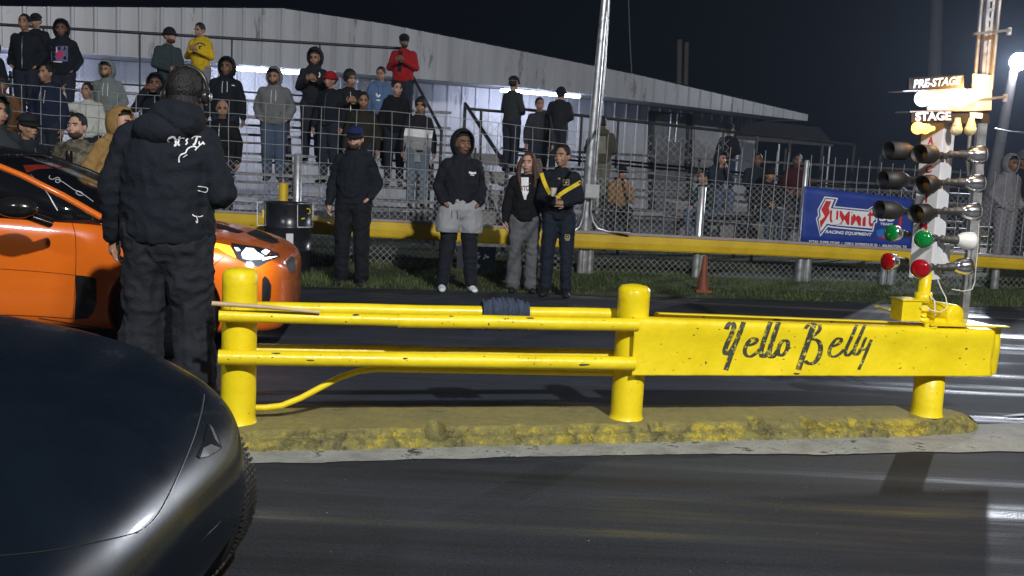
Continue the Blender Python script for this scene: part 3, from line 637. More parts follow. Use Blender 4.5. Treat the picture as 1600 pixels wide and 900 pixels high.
# ---------------------------------------------------------------- metal building behind the stands
CORR = mat('ribbed_white_sheet', (0.50, 0.52, 0.56), 0.45, 0.1, var=0.12, scale=1.2, dirt=(.24, .245, .25), dirt_amt=.43, dscale=2.2, stretch=(1, 1, .22))
SOFF = mat('soffit', (0.5, 0.52, 0.56), .6)
BP = Plane(D(430, 112, 22), D(1262, 190, 31))
bd = thing('building', 'long white ribbed metal building with shallow gable behind the stands', 'building', BP.a)
bpy.context.view_layer.update()
def bd_(mb, name, m, bevel=0): return to_local(mb, bd).build(name, m, bd, bevel)
def ribbed(u0, u1, zlo, zhi, t, pitch=.42, dep=.045):
    mb = MB(); us = []; u = u0
    while u < u1:
        for du, k in ((0, 0), (pitch-.10, 0), (pitch-.075, 1), (pitch-.03, 1), (pitch-.005, 0)):
            if u+du < u1: us.append((u+du, k))
        u += pitch
    us.append((u1, 0)); vs = []
    for u, k in us: vs += [BP.pt(u, t-dep*k, zlo(u)), BP.pt(u, t-dep*k, zhi(u))]
    mb.add(vs, [(2*i, 2*i+2, 2*i+3, 2*i+1) for i in range(len(us)-1)], 0, False); return mb
topl = [(-160, 6), (-60, 9), (120, 11), (440, 13), (600, 37), (800, 77), (1000, 118), (1262, 179)]
TU = [(BP.u(BP.at(*q)), BP.at(*q).z) for q in topl]
botl = [(-160, 64), (130, 84), (430, 105), (850, 139), (1262, 189)]
BU = [(BP.u(BP.at(*q)), BP.at(*q).z) for q in botl]
def interp(T_):
    def f(u):
        if u <= T_[0][0]: return T_[0][1]
        for (a, za), (b, zb) in zip(T_, T_[1:]):
            if u <= b: return za+(zb-za)*(u-a)/(b-a)
        return T_[-1][1]
    return f
ztop, zbot = interp(TU), interp(BU); UA, UB = TU[0][0], TU[-1][0]
o = bd_(ribbed(UA, UB, zbot, ztop, 0), 'fascia', CORR)
WT = 1.7
wall = bd_(ribbed(UA, UB-.4, lambda u: -.02, lambda u: zbot(u)+.02, WT, .42, .03), 'wall', CORR)
mb = MB(); ua = [UA+(UB-UA)*i/12 for i in range(13)]
vs = []
for u in ua: vs += [BP.pt(u, .0, zbot(u)+.03), BP.pt(u, WT+.05, zbot(u)+.03)]
mb.add(vs, [(2*i, 2*i+1, 2*i+3, 2*i+2) for i in range(12)], 0, False)
for u0_, u1_ in zip(ua, ua[1:]): mb.bar(BP.pt(u0_, .03, zbot(u0_)+.05), BP.pt(u1_, .03, zbot(u1_)+.05), .05, .08)
bd_(mb, 'soffit', SOFF)
mb = MB(); vs = []
for u in [q[0] for q in TU]: vs += [BP.pt(u, -.06, ztop(u)+.02), BP.pt(u, 14, ztop(u)+.02)]
k = len(TU); mb.add(vs, [(2*i, 2*i+1, 2*i+3, 2*i+2) for i in range(k-1)], 0, False); bd_(mb, 'roof', DARKM)
for u in (UA+.1, UB-.45): mb = MB(); mb.add([BP.pt(u, WT, -.02), BP.pt(u, 14, -.02), BP.pt(u, 14, ztop(u)), BP.pt(u, WT, ztop(u))], [(0, 1, 2, 3)], 0, False); bd_(mb, 'end_wall', CORR)
mb = MB(); mb.prism([BP.pt(UB, 0, zbot(UB)), BP.pt(UB, WT, zbot(UB)), BP.pt(UB, WT, ztop(UB)), BP.pt(UB, 0, ztop(UB))], BP.e*.02); bd_(mb, 'canopy_end', CORR)
def wp(px, py, off=0): return BP.at(px, py, WT-.06-off)
def pxbox(x0, y0, x1, y1, off, th=.04):
    mb = MB(); mb.prism([wp(x0, y0, off), wp(x1, y0+(x1-x0)*.07, off), wp(x1, y1, off), wp(x0, y1, off)], BP.n*th); return mb
DR = mat('grey_door', (.20, .21, .22), .5)
dr = bd_(pxbox(1024, 180, 1072, 330, .02), 'door', DR); mb = pxbox(1014, 175, 1023, 330, .05); m2 = pxbox(1073, 178, 1082, 330, .05); mb.add(m2.v, m2.f, 0, False); m2 = pxbox(1014, 173, 1082, 178, .06); mb.add(m2.v, m2.f, 0, False)
bd_(mb, 'door_frame', DARKM)
bd_(pxbox(1086, 186, 1122, 262, .03), 'door', mat('pale_panel', (.38, .4, .43), .5))
mb = MB()
for x in (1049, 1059): mb.tube([wp(x, 178, .18), wp(x-4, 222, .18)], .03, 8)
bd_(mb, 'downpipe', PIPE)
# fluorescent tubes
TUBE = mat('lit_fluorescent_tube', (.9, .9, 1), .3, emit=(.78, .82, 1.0), estr=22)
def fluo(x0, y0, x1, y1, lab, t=.30):
    r = thing('fluorescent_light', lab, 'light', BP.at((x0+x1)/2, (y0+y1)/2, t), group='fluorescent lights under the eave')
    bpy.context.view_layer.update(); a, b = BP.at(x0, y0, t), BP.at(x1, y1, t)
    mb = MB(); mb.tube([a, b], .034, 10); mb.tube([a+BP.n*.1, b+BP.n*.1], .034, 10); to_local(mb, r).build('tube', TUBE, r)
    mb = MB(); mb.bar(a+BP.n*.05+Vector((0, 0, .06)), b+BP.n*.05+Vector((0, 0, .06)), .2, .05); to_local(mb, r).build('fixture', WHITEP, r)
    c = (a+b)/2; 
    for f_ in (.12, .5, .88): point('tube_light', a.lerp(b, f_)-Vector((0, 0, .09)), 19, (.66, .72, 1), .12)
fluo(372, 107, 470, 114, 'lit fluorescent tube under the eave above the hooded spectators at left')
fluo(786, 141, 906, 151, 'lit fluorescent tube under the eave between the capped spectators at centre')
fluo(40, 82, 90, 86, 'lit fluorescent tube under the eave behind the two men at far left')

# ---------------------------------------------------------------- bleachers
SL = .27; ST0 = 15.35; PITCH_R = .62; RISE = .30; Z0 = .35
def rowp(k, t=0.0):
    a = Vector((0, ST0, 0)); e = Vector((1, SL, 0)).normalized(); n = Vector((-e.y, e.x, 0)); o_ = a+n*(k*PITCH_R+t); return Plane(o_, o_+e)
def footz(k): return Z0+RISE*k
def bleachers(px0, px1, rows, lab, backrail=None, legs=True):
    pl0 = rowp(0); r = thing('bleachers', lab, 'bleachers', pl0.at((px0+px1)/2, 300)); r.location.z = 0
    bpy.context.view_layer.update(); A = []
    for k in range(rows):
        pl = rowp(k); u0_ = pl.u(pl.at(px0, 260)); u1_ = pl.u(pl.at(px1, 260))
        mb = MB()
        for t in (-.13, .02, .17): mb.bar(pl.pt(u0_, t, footz(k)-.02), pl.pt(u1_, t, footz(k)-.02), .14, .035)
        to_local(mb, r).build('foot_board', ALU, r)
        mb = MB()
        for t in (.30, .45): mb.bar(pl.pt(u0_, t, footz(k)+.41), pl.pt(u1_, t, footz(k)+.41), .13, .04)
        to_local(mb, r).build('seat_board', ALU, r)
        A.append((pl, u0_, u1_))
    mb = MB(); pl, u0_, u1_ = A[0]; n = max(2, int((u1_-u0_)/1.8)); e = pl.e; nn = pl.n
    for i in range(n+1):
        u = u0_+(u1_-u0_)*i/n; q = pl.pt(u, 0, 0)
        mb.bar(q+nn*-.2+Vector((0, 0, footz(0)-.08)), q+nn*(rows*PITCH_R)+Vector((0, 0, footz(rows)-.08)), .05, .08)
        for k in range(rows+1): mb.bar(q+nn*(k*PITCH_R)+Vector((0, 0, -.02)), q+nn*(k*PITCH_R)+Vector((0, 0, footz(k)-.08)), .045, .045); mb.bar(q+nn*(k*PITCH_R+.37)+Vector((0, 0, footz(k)-.05)), q+nn*(k*PITCH_R+.37)+Vector((0, 0, footz(k)+.39)), .04, .04)
    to_local(mb, r).build('frame', DARKM, r)
    return r, A
bl_, AL = bleachers(-90, 706, 6, 'tall aluminium bleachers at left filled with standing spectators')
pl = rowp(6, .05)
mb = MB(); q0, q1 = pl.at(-90, 33), pl.at(632, 76); mb.tube([q0, q1], .026, 8); zz0 = q0.z
a0, a1 = pl.u(q0), pl.u(q1)
for f in (.33, .66): pass
for z in (2.42,): mb.tube([pl.pt(a0, 0, z), pl.pt(a1, 0, z)], .018, 6)
for i in range(6): u = a0+(a1-a0)*i/5; mb.tube([pl.pt(u, .01, 1.8), pl.pt(u, .01, zz0+(q1.z-zz0)*i/5)], .017, 8)
to_local(mb, bl_).build('back_rail', DARKM, bl_)
# chain-link on the back rail, seen against the lit wall
def chainlink(pl, u0_, u1_, z0_, z1_, cell, r, t=0.0):
    mb = MB(); vs = []; fs = []; n = int((u1_-u0_)/cell); m = int((z1_-z0_)/cell*1.0)
    def seg(p, q):
        d = (q-p).normalized(); x = pl.n*r; y = d.cross(pl.n)*r; b = len(vs)
        for c in (p, q): vs.extend([c+x, c-x*.5+y*.87, c-x*.5-y*.87])
        fs.extend([(b, b+1, b+4, b+3), (b+1, b+2, b+5, b+4), (b+2, b, b+3, b+5)])
    for i in range(n):
        for j in range(m):
            a = pl.pt(u0_+i*cell, t, z0_+j*cell); b = pl.pt(u0_+(i+1)*cell, t, z0_+(j+1)*cell); c = pl.pt(u0_+(i+1)*cell, t, z0_+j*cell); d = pl.pt(u0_+i*cell, t, z0_+(j+1)*cell)
            if (i+j) % 2 == 0: seg(a, b)
            else: seg(c, d)
    mb.add(vs, fs, 0, False); return mb
to_local(m_ := chainlink(pl, a0, a1, 1.85, 2.75, .045, .0025), bl_).build('chain_link', WIRE, bl_, fix=False)
# stair rail running down at the end of the left stand
mb = MB(); s0 = pl.at(641, 112); s1 = rowp(0, .1).at(690, 205); mb.tube([s0, s1], .026, 8); mb.tube([s0, Vector((s0.x, s0.y, 1.7))], .024, 8); mb.tube([s1, Vector((s1.x, s1.y, .3))], .024, 8); s2 = s1.lerp(s0, .5); mb.tube([s2, Vector((s2.x, s2.y, .8))], .022, 8)
to_local(mb, bl_).build('stair_rail', DARKM, bl_)
# right stand
br_, AR = bleachers(792, 1530, 4, 'low bleachers at right with few spectators behind the fence')
pr = rowp(4, .25)
mb = MB(); q0, q1 = pr.at(792, 168), pr.at(1335, 227); q2, q3 = pr.at(800, 246), pr.at(1480, 272)
mb.tube([q0, q1], .028, 8); mb.tube([Vector((q0.x, q0.y, q0.z-.75)), Vector((q1.x, q1.y, q1.z-.75))], .02, 8); mb.tube([Vector((q0.x, q0.y, q0.z-.82)), Vector((q1.x, q1.y, q1.z-.82))], .02, 8)
for i in range(11): c = q0.lerp(q1, i/10); mb.tube([Vector((c.x, c.y, 1.4)), c], .024, 8)
to_local(mb, br_).build('back_rail', DARKM, br_)
u0_, u1_ = pr.u(q0), pr.u(q1)
to_local(m_ := chainlink(pr, u0_, u0_+(u1_-u0_)*.62, q1.z-.75, q1.z-.02, .08, .004), br_).build('chain_link', WIRE, br_, fix=False)
# aisle gate frame with slanted rail
gt = thing('stair_railing', 'dark slanted stair railing in the aisle between the two stands', 'railing', rowp(2).at(750, 300)); gt.location.z = .0
bpy.context.view_layer.update(); mb = MB(); pm = rowp(4.3); g0_, g1_ = pm.at(727, 162), rowp(1.0).at(792, 262)
mb.tube([g0_, g1_], .032, 8); mb.tube([g0_, Vector((g0_.x, g0_.y, 0))], .03, 8); mb.tube([g1_, Vector((g1_.x, g1_.y, 0))], .03, 8)
f0, f1 = pm.at(733, 170), pm.at(800, 176); mb.tube([f0, f1], .026, 8); mb.tube([pm.at(752, 172), pm.at(750, 255)], .026, 8); mb.tube([pm.at(728, 246), pm.at(800, 251)], .024, 8); mb.tube([f1, Vector((f1.x, f1.y, 1.2))], .024, 8)
to_local(mb, gt).build('rail', DARKM, gt)
uu = pm.u(f0); to_local(m_ := chainlink(pm, uu, pm.u(f1), 1.35, f0.z-.03, .08, .0035), gt).build('chain_link', WIRE, gt, fix=False)
mb = MB()
for k in range(5): p = rowp(k); mb.bar(p.at(712, 300).xy.to_3d()+Vector((0, 0, footz(k)-.1)), p.at(790, 300).xy.to_3d()+Vector((0, 0, footz(k)-.1)), .4, .2)
to_local(mb, gt).build('step', mat('concrete_step', (.2, .2, .2), .8, bump=.3), gt)

# ---------------------------------------------------------------- guard rail and fence
GP = Plane(D(575, 360, 13.0), D(1600, 404, 14.0))
grd = thing('guard_rail', 'long yellow board guard rail on steel posts before the fence', 'guard rail', GP.at(900, 400)); grd.location.z = 0
bpy.context.view_layer.update()
def gd_(mb, name, m, b=0): return to_local(mb, grd).build(name, m, grd, b)
gt_ = [(-150, 320), (330, 331), (575, 345), (700, 351), (895, 363.5), (1200, 378.5), (1430, 393), (1600, 404.5), (2500, 462)]; gb_ = [(-150, 344), (330, 357), (575, 370), (700, 377), (895, 387.5), (1200, 399.5), (1430, 412), (1600, 422), (2500, 474)]
def board(i0, i1, off):
    rings = []
    for i in range(i0, i1+1):
        a = GP.at(*gt_[i], off); b = GP.at(*gb_[i], off)
        for_ = [a, a.lerp(b, .12)-GP.n*.015, a.lerp(b, .5)-GP.n*.02, a.lerp(b, .9)-GP.n*.012, b, b+GP.n*.03, a+GP.n*.03]; rings.append(for_)
    mb = MB(); mb.loft(rings); mb.sm = [False]*len(mb.sm); return mb
gd_(board(0, 4, 0), 'board', YEL2); gd_(board(4, 8, -.012), 'board', YEL2)
mb = MB()
for i in range(4): mb.bar(GP.at(*gt_[i], .02)+Vector((0, 0, .015)), GP.at(*gt_[i+1], .02)+Vector((0, 0, .015)), .07, .03)
for i in range(4, 8): mb.bar(GP.at(*gt_[i], .01)+Vector((0, 0, .018)), GP.at(*gt_[i+1], .01)+Vector((0, 0, .018)), .08, .035)
gd_(mb, 'top_strip', mat('grey_strip', (.33, .28, .27), .6))
for x, w in ((100, .1), (330, .1), (560, .1), (699, .12), (908, .08), (922, .10), (1090, .11), (1100, .08), (1252, .09), (1264, .10), (1384, .08), (1397, .11), (1560, .1)):
    c = GP.at(x, 392, .09); mb = MB(); mb.lathe((c.x, c.y, -.01), (0, 0, 1), [(0, w*.55), (.5, w*.5)], 14); gd_(mb, 'post', PIPE)
FP = Plane(GP.pt(0, .22), GP.pt(10, .22))
fen = thing('wire_fence', 'welded wire and chain link fence on thin posts before the stands', 'fence', FP.at(800, 400)); fen.location.z = 0
bpy.context.view_layer.update()
def fn_(mb, name, m, fix=True): return to_local(mb, fen).build(name, m, fen, fix=fix)
ftop = [(-150, 116), (85, 137), (200, 147), (300, 152), (400, 160), (470, 165), (600, 174), (690, 181), (800, 195), (900, 206), (1000, 217), (1100, 228), (1255, 243), (1440, 262), (2500, 345)]
FU = [(FP.u(FP.at(*q)), FP.at(*q).z) for q in ftop]; fz = interp(FU)
us, ue = FU[0][0], FU[-1][0]; umid = FP.u(FP.at(905, 206))
mb = MB()
def wv(u, j): return noise.noise(Vector((u*2.1, j*3, 0)))*.012
u = us; wires = []
while u < ue:
    lean_ = noise.noise(Vector((u*.7, 1, 1)))*.03
    zt_ = fz(u)+(0.02 if u > umid else 0); pts = [FP.pt(u+lean_*(z-.5)+wv(u, z), 0.0, z) for z in (.5, .8, 1.1, 1.4, 1.7, zt_) if z <= zt_]
    mb.tube(pts, .0048 if u < umid else .0055, 4, cap=False); u += .232 if u < umid else .168
for j, dz in enumerate((0, .17, .34, .52, .72, .93, 1.12)):
    pts = []; u = us
    while u < umid+.1: pts.append(FP.pt(u, 0, fz(u)-dz+wv(u, j)*1.2)); u += .25
    mb.tube(pts, .0045, 4, cap=False)
for j, dz in enumerate((0.45, 1.0)):
    pts = []; u = umid
    while u < ue: pts.append(FP.pt(u, 0, fz(u)-dz+wv(u, j))); u += .3
    mb.tube(pts, .003, 4, cap=False)
fn_(mb, 'welded_wire', WIRE, False)
fn_(chainlink(FP, us, ue, .0, 1.30, .043, .0021, .05), 'chain_link', WIRE, False)
for x, yt_, w in ((467, 240, .055), (1098, 291, .05), (1257, 250, .035)):
    c = FP.at(x-3, 330, -.04); zt_ = FP.at(x, yt_, -.04).z; mb = MB(); mb.lathe((c.x, c.y, 0), (0, 0, 1), [(0, w), (zt_-.01, w), (zt_, w*.7)], 14); fn_(mb, 'post', PIPE)

# light pole
lp = GP.at(921, 428, .12); lpb = thing('light_pole', 'tall silver light pole with grey junction box by the guard rail', 'pole', (lp.x, lp.y, 0)); bpy.context.view_layer.update()
PP = Plane(lp, lp+Vector((1, 0, 0)))
def lp_(mb, name, m, b=0): return to_local(mb, lpb).build(name, m, lpb, b)
mb = MB(); tp_ = PP.at(950, -60); mb.tube([Vector((PP.at(914, 360).x, lp.y, 0)), PP.at(914, 360), PP.at(922, 250), tp_], [.068, .066, .06, .042], 20); lp_(mb, 'pole', PIPE)
mb = MB(); mb.tube([PP.at(929, 292, -.12), PP.at(936, 200, -.1), PP.at(945, 100, -.08), PP.at(955, -60, -.06)], .017, 10); mb.tube([PP.at(925, 310, -.12), PP.at(923, 330, -.12), PP.at(926, 346, -.12), PP.at(934, 357, -.12), PP.at(950, 362, -.14), PP.at(985, 364, -.2)], .014, 10); mb.tube([PP.at(915, 310, -.1), PP.at(911, 340, -.1), PP.at(906, 354, -.1), PP.at(897, 361, -.12)], .014, 10); lp_(mb, 'conduit', PIPE)
mb = MB(); c = PP.at(925, 299, -.13); mb.box(c, (.19, .1, .185)); mb.box(c+Vector((0, -.055, 0)), (.17, .012, .165)); lp_(mb, 'junction_box', mat('box_grey', (.42, .43, .44), .5), .004)

# banner
bn = FP
def BN(px, py): return bn.at(px, py, -.16)
ban = thing('banner', 'blue racing equipment banner with red outlined lettering hung on the fence', 'banner', BN(1340, 385)); bpy.context.view_layer.update()
BLUE = mat('banner_blue', (.012, .04, .26), .5, var=.12, scale=3); LB = mat('banner_light_blue', (.02, .16, .5), .5)
def bn_(mb, name, m, fix=False): return to_local(mb, ban).build(name, m, ban, fix=fix)
rings = []
for i in range(41):
    f = i/40; a = Vector((1257+f*170, 291+f*20)); b = Vector((1252+f*173, 378+f*12)); rings.append([BN(a.x+(b.x-a.x)*g/8, a.y+(b.y-a.y)*g/8)+bn.n*noise.noise(Vector((f*5, g*.4, 0)))*.012+Vector((0, 0, 0)) for g in range(9)])
mb = MB(); mb.loft(rings, closed=False, cap=False); cloth_ = bn_(mb, 'sheet', BLUE); q = cloth_.modifiers.new('s', 'SOLIDIFY'); q.thickness = .002
bs = on_surface(bvh_of([cloth_]), .010)
def off_fn(k): return lambda x, y: bs(x, y)-ray(x, y)*k
def z4(pts): return [(1240+x*.1445, 270+y*.1445) for x, y in pts]
def flat(poly, k, name, m):
    P = [off_fn(k)(*p) for p in z4(poly)]; mb = MB(); mb.add(P, [tuple(t) for t in tessellate_polygon([P])], 0, False); return bn_(mb, name, m)
flat([(335, 255), (482, 272), (442, 362), (800, 397), (905, 328), (892, 415), (910, 455), (902, 540), (880, 545), (860, 637), (425, 595), (372, 585), (288, 690), (240, 495), (265, 462), (258, 400)], .000, 'emblem', WPR)
flat([(343, 270), (465, 284), (425, 374), (802, 409), (890, 345), (880, 415), (897, 455), (890, 530), (868, 538), (850, 622), (430, 580), (366, 568), (290, 668), (253, 498), (278, 462), (270, 402)], .002, 'emblem', BLUE)
flat([(348, 282), (440, 290), (402, 382), (805, 422), (878, 368), (868, 425), (888, 430), (884, 505), (860, 525), (850, 602), (430, 566), (362, 550), (292, 640), (268, 505), (292, 465), (285, 405)], .004, 'emblem', WPR)
flat([(350, 303), (408, 308), (380, 378), (392, 432), (335, 530), (292, 600), (283, 520), (310, 500), (338, 470), (298, 400)], .006, 'lettering', RED)
def btext(s, q, k, m, b=.03, sh=0): g = text_quad(s, z4(q), off_fn(k), (0, 0, 0), b, sh); bn_(g, 'lettering', m)
btext('U', [(396, 405), (486, 411), (478, 553), (386, 545)], .006, RED, .03); btext('M', [(500, 412), (610, 420), (601, 563), (492, 554)], .006, RED, .02); btext('M', [(626, 421), (735, 429), (727, 573), (618, 564)], .006, RED, .02); btext('I', [(751, 430), (786, 432), (778, 577), (743, 574)], .006, RED, .02)
btext('t', [(802, 395), (872, 400), (862, 582), (796, 578)], .006, RED, .02)
btext('RACING EQUIPMENT', [(350, 618), (850, 652), (842, 692), (342, 658)], .002, WPR, .03, .12)
btext('RETAIL SUPER STORE  •  2200 E. INTERSTATE 20  •  ARLINGTON, TX', [(168, 728), (1225, 788), (1222, 820), (165, 758)], .002, WPR, .02)
btext('35', [(930, 432), (1095, 436), (1092, 530), (926, 522)], .002, WPR, .04); btext('YEARS', [(935, 536), (1075, 546), (1072, 574), (932, 564)], .002, WPR, .03)
flat([(890, 620), (1000, 600), (1110, 640), (1100, 690), (1000, 700), (900, 680)], .001, 'emblem', LB)
flat([(895, 690), (960, 712), (1080, 715), (1140, 640), (1170, 540), (1172, 450), (1150, 450), (1140, 540), (1110, 640), (1060, 692), (960, 695)], .003, 'emblem', RED)

# drum, bollard, cone, sheet
DRM = mat('black_drum_paint', (.018, .02, .026), .3, var=.4, scale=4, rvar=.12)
dp = G(449, 462) if False else Vector((D(449, 400, 12.0).x, 12.0, 0))
dr = thing('drum', 'glossy black steel drum with white bordered decals beside the orange car', 'drum', dp)
mb = MB(); H = D(449, 316, 12.0).z; prof = [(0, .27), (.01, .285)]
for f in (.33, .66): prof += [(H*f-.02, .28), (H*f-.01, .29), (H*f+.01, .29), (H*f+.02, .28)]
prof += [(H-.02, .28), (H-.008, .29), (H, .285), (H-.002, .265), (H-.03, .26), (H-.032, 0)]
mb.lathe((0, 0, 0), (0, 0, 1), prof, 40); body = mb.build('drum_body', DRM, dr)
ds = on_surface(bvh_of([body]), .004)
def frame_px(x0, y0, x1, y1, w, col, par, name='decal_border', fn=None):
    fn = fn or ds
    mb = MB(); ribbon(mb, [(x0, y0), (x1, y0), (x1, y0), (x1, y1), (x1, y1), (x0, y1), (x0, y1), (x0, y0)], w, fn, (0, 0, 0)); to_local(mb, par).build(name, col, par, fix=False)
frame_px(465, 318, 489, 355, 1.1, WPR, dr); frame_px(402, 316, 415, 352, 1.1, WPR, dr)
mb = MB(); ribbon(mb, [(479, 326), (484, 326), (485, 333), (481, 334)], 1.6, ds, (0, 0, 0)); ribbon(mb, [(471, 342), (476, 341)], 2, ds, (0, 0, 0)); ribbon(mb, [(409, 330), (412, 328), (411, 340)], 2.4, ds, (0, 0, 0)); to_local(mb, dr).build('decal_mark', YEL, dr, fix=False)
c = D(443, 300, 12.5); mb = MB(); zt_ = D(443, 286, 12.5).z; mb.lathe((c.x, c.y, 0), (0, 0, 1), [(0, .058), (zt_-.01, .058), (zt_, .05)], 20); meta(mb.build('bollard', YEL2), 'short yellow bollard standing behind the black drum', 'bollard')
mb = MB(); mb.prism([D(447, 365, 11.65), D(458, 365, 11.65), D(458, 385, 11.65), D(447, 385, 11.65)], (0, .01, 0)); to_local(mb, dr).build('paper_label', WPR, dr)
CO = mat('cone_orange', (.20, .055, .022), .6, var=.3)
c = D(1098, 452, 12.0); z = D(1100, 400, 12.0).z; cn = thing('traffic_cone', 'slim faded orange traffic cone standing before the guard rail', 'cone', (c.x, c.y, 0)); mb = MB(); mb.lathe((0, 0, .0), (0, 0, 1), [(0.03, .075), (.05, .072), (z-.02, .026), (z, .022)], 22); mb.build('cone_body', CO, cn); mb = MB(); mb.box((0, 0, .017), (.19, .19, .03)); mb.build('base', CO, cn, .008)
sh = GP.at(745, 405, -.05); SHM = mat('dark_sheet', (.015, .02, .03), .7)
r = thing('printed_sheet', 'dark sheet with broken white print hanging below the yellow guard rail', 'banner', sh); bpy.context.view_layer.update()
mb = MB(); mb.prism([GP.at(715, 384, -.05), GP.at(775, 386, -.05), GP.at(772, 428, -.05), GP.at(713, 426, -.05)], GP.n*.01); to_local(mb, r).build('sheet', SHM, r)
mb = MB(); gf = lambda x, y: GP.at(x, y, -.058)
for q in ([(727, 396), (737, 395), (738, 404), (725, 404)], [(742, 396), (750, 396), (750, 404), (742, 403)], [(755, 397), (764, 397), (763, 404), (755, 403)], [(722, 409), (735, 406), (738, 417), (732, 422), (723, 415)], [(743, 416), (748, 413), (748, 417), (743, 418)]):
    cx_ = sum(a for a, b in q)/len(q); cy_ = sum(b for a, b in q)/len(q)
    for k in range(7):
        a = cx_+rnd.uniform(-4.5, 4.5)*.8; b = cy_+rnd.uniform(-4, 4)*.8; ribbon(mb, [(a, b), (a+rnd.uniform(-3, 3), b+rnd.uniform(-3, 3)), (a+rnd.uniform(-4, 4), b+rnd.uniform(-3, 3))], 1.8, gf, (0, 0, 0))
to_local(mb, r).build('print', WPR, r, fix=False)

# far things: floodlight on its wooden pole, utility poles, wire, canopy, far railings
WP = mat('weathered_pole_wood', (.16, .15, .15), .8, bump=.4)
fl = thing('floodlight', 'very bright white floodlight on a grey wooden pole at the right edge', 'floodlight', (D(1540, 330, 27).x, 27, 0)); bpy.context.view_layer.update()
mb = MB(); a = D(1592, 96, 27); bpos = D(1548, 300, 27.3); tpos = D(1586, 100, 27.3); d = (bpos-tpos).normalized(); g0_ = bpos+d*((bpos.z)/-d.z); mb.tube([g0_, bpos, tpos], [.17, .16, .11], 14); to_local(mb, fl).build('pole', WP, fl)
mb = MB(); fd = Vector((-.62, -.75, -.2)).normalized(); mb.lathe(a-fd*.25, fd, [(0, .06), (.05, .14), (.2, .2), (.24, .2), (.24, .185), (.12, .12)], 20); to_local(mb, fl).build('housing', DARKM, fl)
mb = MB(); mb.ell(a+fd*.0, (.23, .23, .23), 20, 12); to_local(mb, fl).build('lamp', mat('lit_floodlight', (1, 1, 1), .3, emit=(.85, .9, 1), estr=110), fl)
spot('floodlight_beam', a+fd*.3, (2.5, 5, 0), 3600, (.85, .9, 1), 120, .16)
for x, x2, yt_, y, w, lab in ((1062, 1059, 62, 42, .14, 'left one of two faint poles far behind the building roof'), (1073, 1069, 66, 42, .12, 'right one of two faint poles far behind the building roof'), (1466, 1455, -40, 40, .28, 'thick dim utility pole in the night sky left of the mast')):
    t = D(x, yt_, y); b = D(x2, 250, y); d = (b-t).normalized(); g_ = t+d*(t.z/-d.z); mb = MB(); mb.tube([g_, t], [w, w*.8], 10); meta(mb.build('utility_pole', WP), lab, 'pole', 'utility poles in the distance')
mb = MB(); mb.tube([D(981, -30, 30), D(984, 60, 30), D(987, 116, 30)], .02, 6); meta(mb.build('hanging_wire', WP), 'thin dark wire rising behind the building right of the silver pole', 'wire')
mb = MB(); mb.tube([D(1554, 201, 26), D(1575, 205, 26), D(1600, 207.5, 26), D(1680, 214, 26)], .02, 6); meta(mb.build('overhead_wire', STEEL), 'pale sagging wire beside the floodlight pole', 'wire')
CV = mat('dark_canvas', (.012, .013, .017), .8); CV2 = mat('canvas_valance', (.07, .07, .085), .8)
ct = thing('canopy_tent', 'dark canopy tent standing past the end of the white building', 'tent', (D(1220, 250, 27).x, 27, 0)); bpy.context.view_layer.update()
def Y(px, py, y=27): return D(px, py, y)
mb = MB(); f_ = [Y(1152, 212), Y(1160, 196), Y(1190, 189), Y(1280, 199), Y(1300, 222)]; mb.prism(f_, (0.5, 3.0, 0)); to_local(mb, ct).build('cover', CV, ct)
mb = MB(); mb.prism([Y(1150, 212, 26.95), Y(1302, 222, 26.95), Y(1302, 229, 26.95), Y(1150, 218, 26.95)], (0, .03, 0)); to_local(mb, ct).build('valance', CV2, ct)
for x in (1154, 1218, 1297): c = Y(x, 225); mb = MB(); mb.tube([Vector((c.x, 27, 0)), Vector((c.x, 27, c.z))], .03, 8); to_local(mb, ct).build('leg', STEEL, ct)
fr_ = thing('railing', 'low olive brown pipe railings beyond the guard rail at the right edge', 'railing', (D(1560, 390, 18).x, 18, 0)); bpy.context.view_layer.update()
OL = mat('olive_rail_paint', (.16, .14, .05), .6); mb = MB()
for y in (360, 375, 388): mb.tube([D(1528, y-4, 18), D(1680, y+5, 18.6)], .03, 8)
for x in (1532, 1548, 1580, 1612, 1650): c = D(x, 356, 18); mb.tube([Vector((c.x, c.y, 0)), c], .03, 8)
mb.tube([D(1558, 378, 18), D(1580, 388, 18)], .03, 8); to_local(mb, fr_).build('rail', OL, fr_)
# ---------------------------------------------------------------- people
rv = random.Random(11)
SK = [mat('skin_light', (.52, .31, .23), .5, var=.08), mat('skin_tan', (.36, .20, .13), .5, var=.08), mat('skin_brown', (.20, .105, .065), .5, var=.08), mat('skin_dark', (.09, .048, .032), .5, var=.08)]
EYEW = mat('eye_white', (.6, .6, .58), .3); EYED = mat('eye_dark', (.01, .008, .006), .2); LIP = mat('lips', (.28, .10, .09), .5); BROW = mat('brow_hair', (.012, .009, .007), .8)
_cl = {}
def cloth(c, name=None, rough=.85):
    k = name or 'cloth_%02x%02x%02x' % tuple(int(255*min(1, q)**.45) for q in c)
    if k not in _cl: _cl[k] = mat(k, c, rough, var=.18, scale=5, bump=.35, bscale=70, spec=.25)
    return _cl[k]
HAIRM = {'black': mat('hair_black', (.008, .007, .007), .6, var=.4, scale=40, bump=.6, bscale=90), 'brown': mat('hair_brown', (.07, .03, .018), .55, var=.4, scale=40, bump=.6, bscale=90)}
